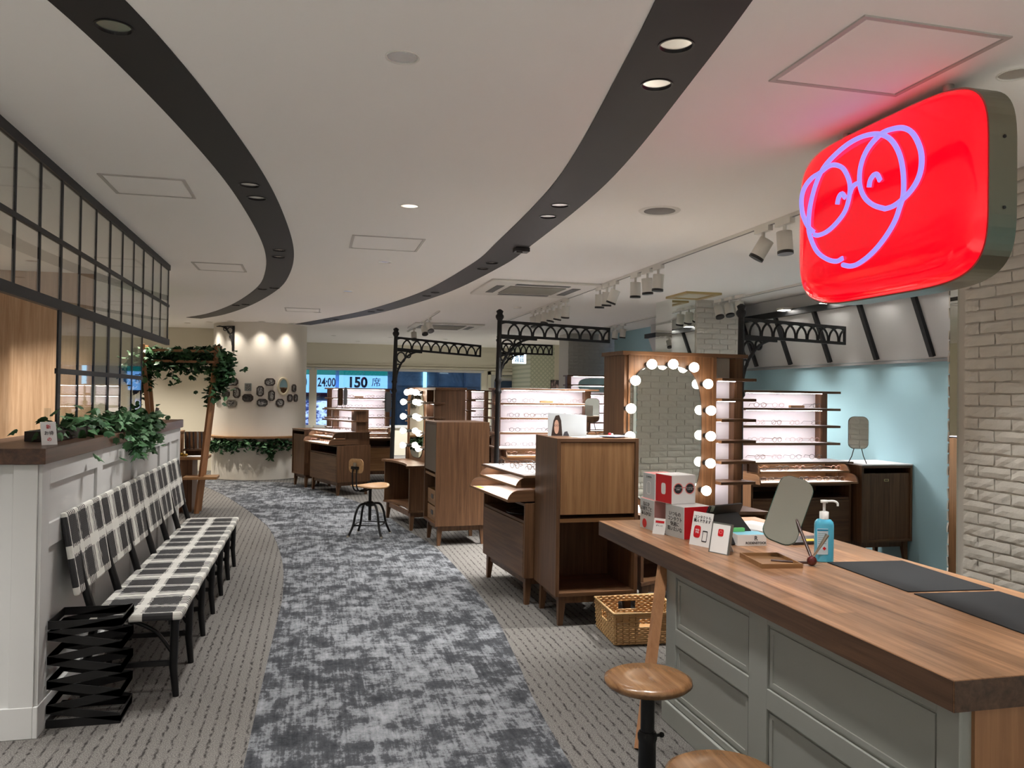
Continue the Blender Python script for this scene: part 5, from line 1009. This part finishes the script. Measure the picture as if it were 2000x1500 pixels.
# ---- poster on the far recess wall
t = thing('wall_poster', 'small portrait-format poster with dark figures near the far brick pillar', 'poster', (5.5, 18.48, 1.32)); B(0, 0, 0, .28, .015, .58).build('sheet', photo_mat('poster_print', 4, (.06, .05, .06), (.7, .5, .48), 3), t); MB().ring([(-.01, -.01), (.29, -.01), (.29, .59), (-.01, .59)], [(0, 0), (.28, 0), (.28, .58), (0, .58)], -.005, .016, 'y').build('frame', BLK, t)
# ================================================================ STREET OUTSIDE
SY = 23.2
struct(B(-9, 20.7, -.1, 11, 30, 0).build('ground_street', plain('asphalt', (.05, .055, .065), .6)))
bd = thing('street_building', 'dusky blue shopfront across the street seen through the windows', 'building', (0, SY+.3, 0)); B(-7, 0, 0, 9, .6, 5).build('facade', plain('dusk_facade', (.2, .27, .34), .6, var=.3), bd)
LIT = emit('shop_glow', (.3, .42, .95), .75)
for i, (x0, x1, z0, z1) in enumerate(((-.5,.55,.6,1.3),(.75,2.0,.5,1.3),(-1.6,-.65,.6,1.3))):
    wq = B(x0, -.05, z0, x1, 0, z1).build('shop_window', photo_mat('shop_view_%d' % i, i+5, (.02, .03, .12), (.5, .6, .95), 7), bd)
    nn = wq.data.materials[0].node_tree; bs = nn.nodes['Principled BSDF']; nn.links.new(nn.nodes['Color Ramp'].outputs[0], bs.inputs['Emission Color']); bs.inputs['Emission Strength'].default_value = .8
B(-1.7, -.25, 1.42, 2.2, 0, 1.53).build('red_fascia', plain('red_fascia_m', (.09, .01, .03), .5), bd); B(3.1, -.06, 1.1, 3.2, 0, 2.3).build('light_column', emit('cyan_column', (.35, .75, 1.), 1.), bd)
for x in (2.3, 3.5, 4.3, 5.0): B(x, -.05, .3, x+.05, 0, 3.0).build('mullion', plain('dusk_mullion', (.12, .18, .25), .5), bd)
for z in (1.3, 1.75, 2.2): B(2.3, -.04, z, 5.6, 0, z+.02).build('transom', plain('dusk_mullion', (.12, .18, .25), .5), bd)
BD = emit('board_blue', (.2, .42, .78), .8); NAVY = plain('navy_print', (.01, .015, .05), .6); GRN = plain('green_band', (.01, .16, .14), .6, emis=(.01, .2, .18), es=.4)
for x0, x1, tx, lab in ((-1.7, .6, ':00  24:00', 'backlit pale blue street signboard reading 24:00'), (.71, 2.05, '150席', 'backlit pale blue street signboard reading 150 seats')):
    t = thing('street_signboard', lab, 'signboard', (x0, SY, 1.53)); B(0, 0, 0, x1-x0, .29, .5).build('light_panel', BD, t); B(0, -.004, .5, x1-x0, .29, .63).build('green_band', GRN, t)
    if '150' in tx:
        text('lettering', '150', .4, NAVY, t, face_M((.5, -.006, .29)), bold=.016, sx=.92); text('lettering', '席', .27, NAVY, t, face_M((1.02, -.006, .3)))
    else: text('lettering', ':00', .34, NAVY, t, face_M((1.4, -.006, .28)), bold=.008, sx=.62); text('lettering', '24:00', .34, NAVY, t, face_M((2.06, -.006, .28)), bold=.008, sx=.66)
    MB().box(.1, .2, -1.53, .16, .26, 0).box(x1-x0-.16, .2, -1.53, x1-x0-.1, .26, 0).build('post', IRON, t)
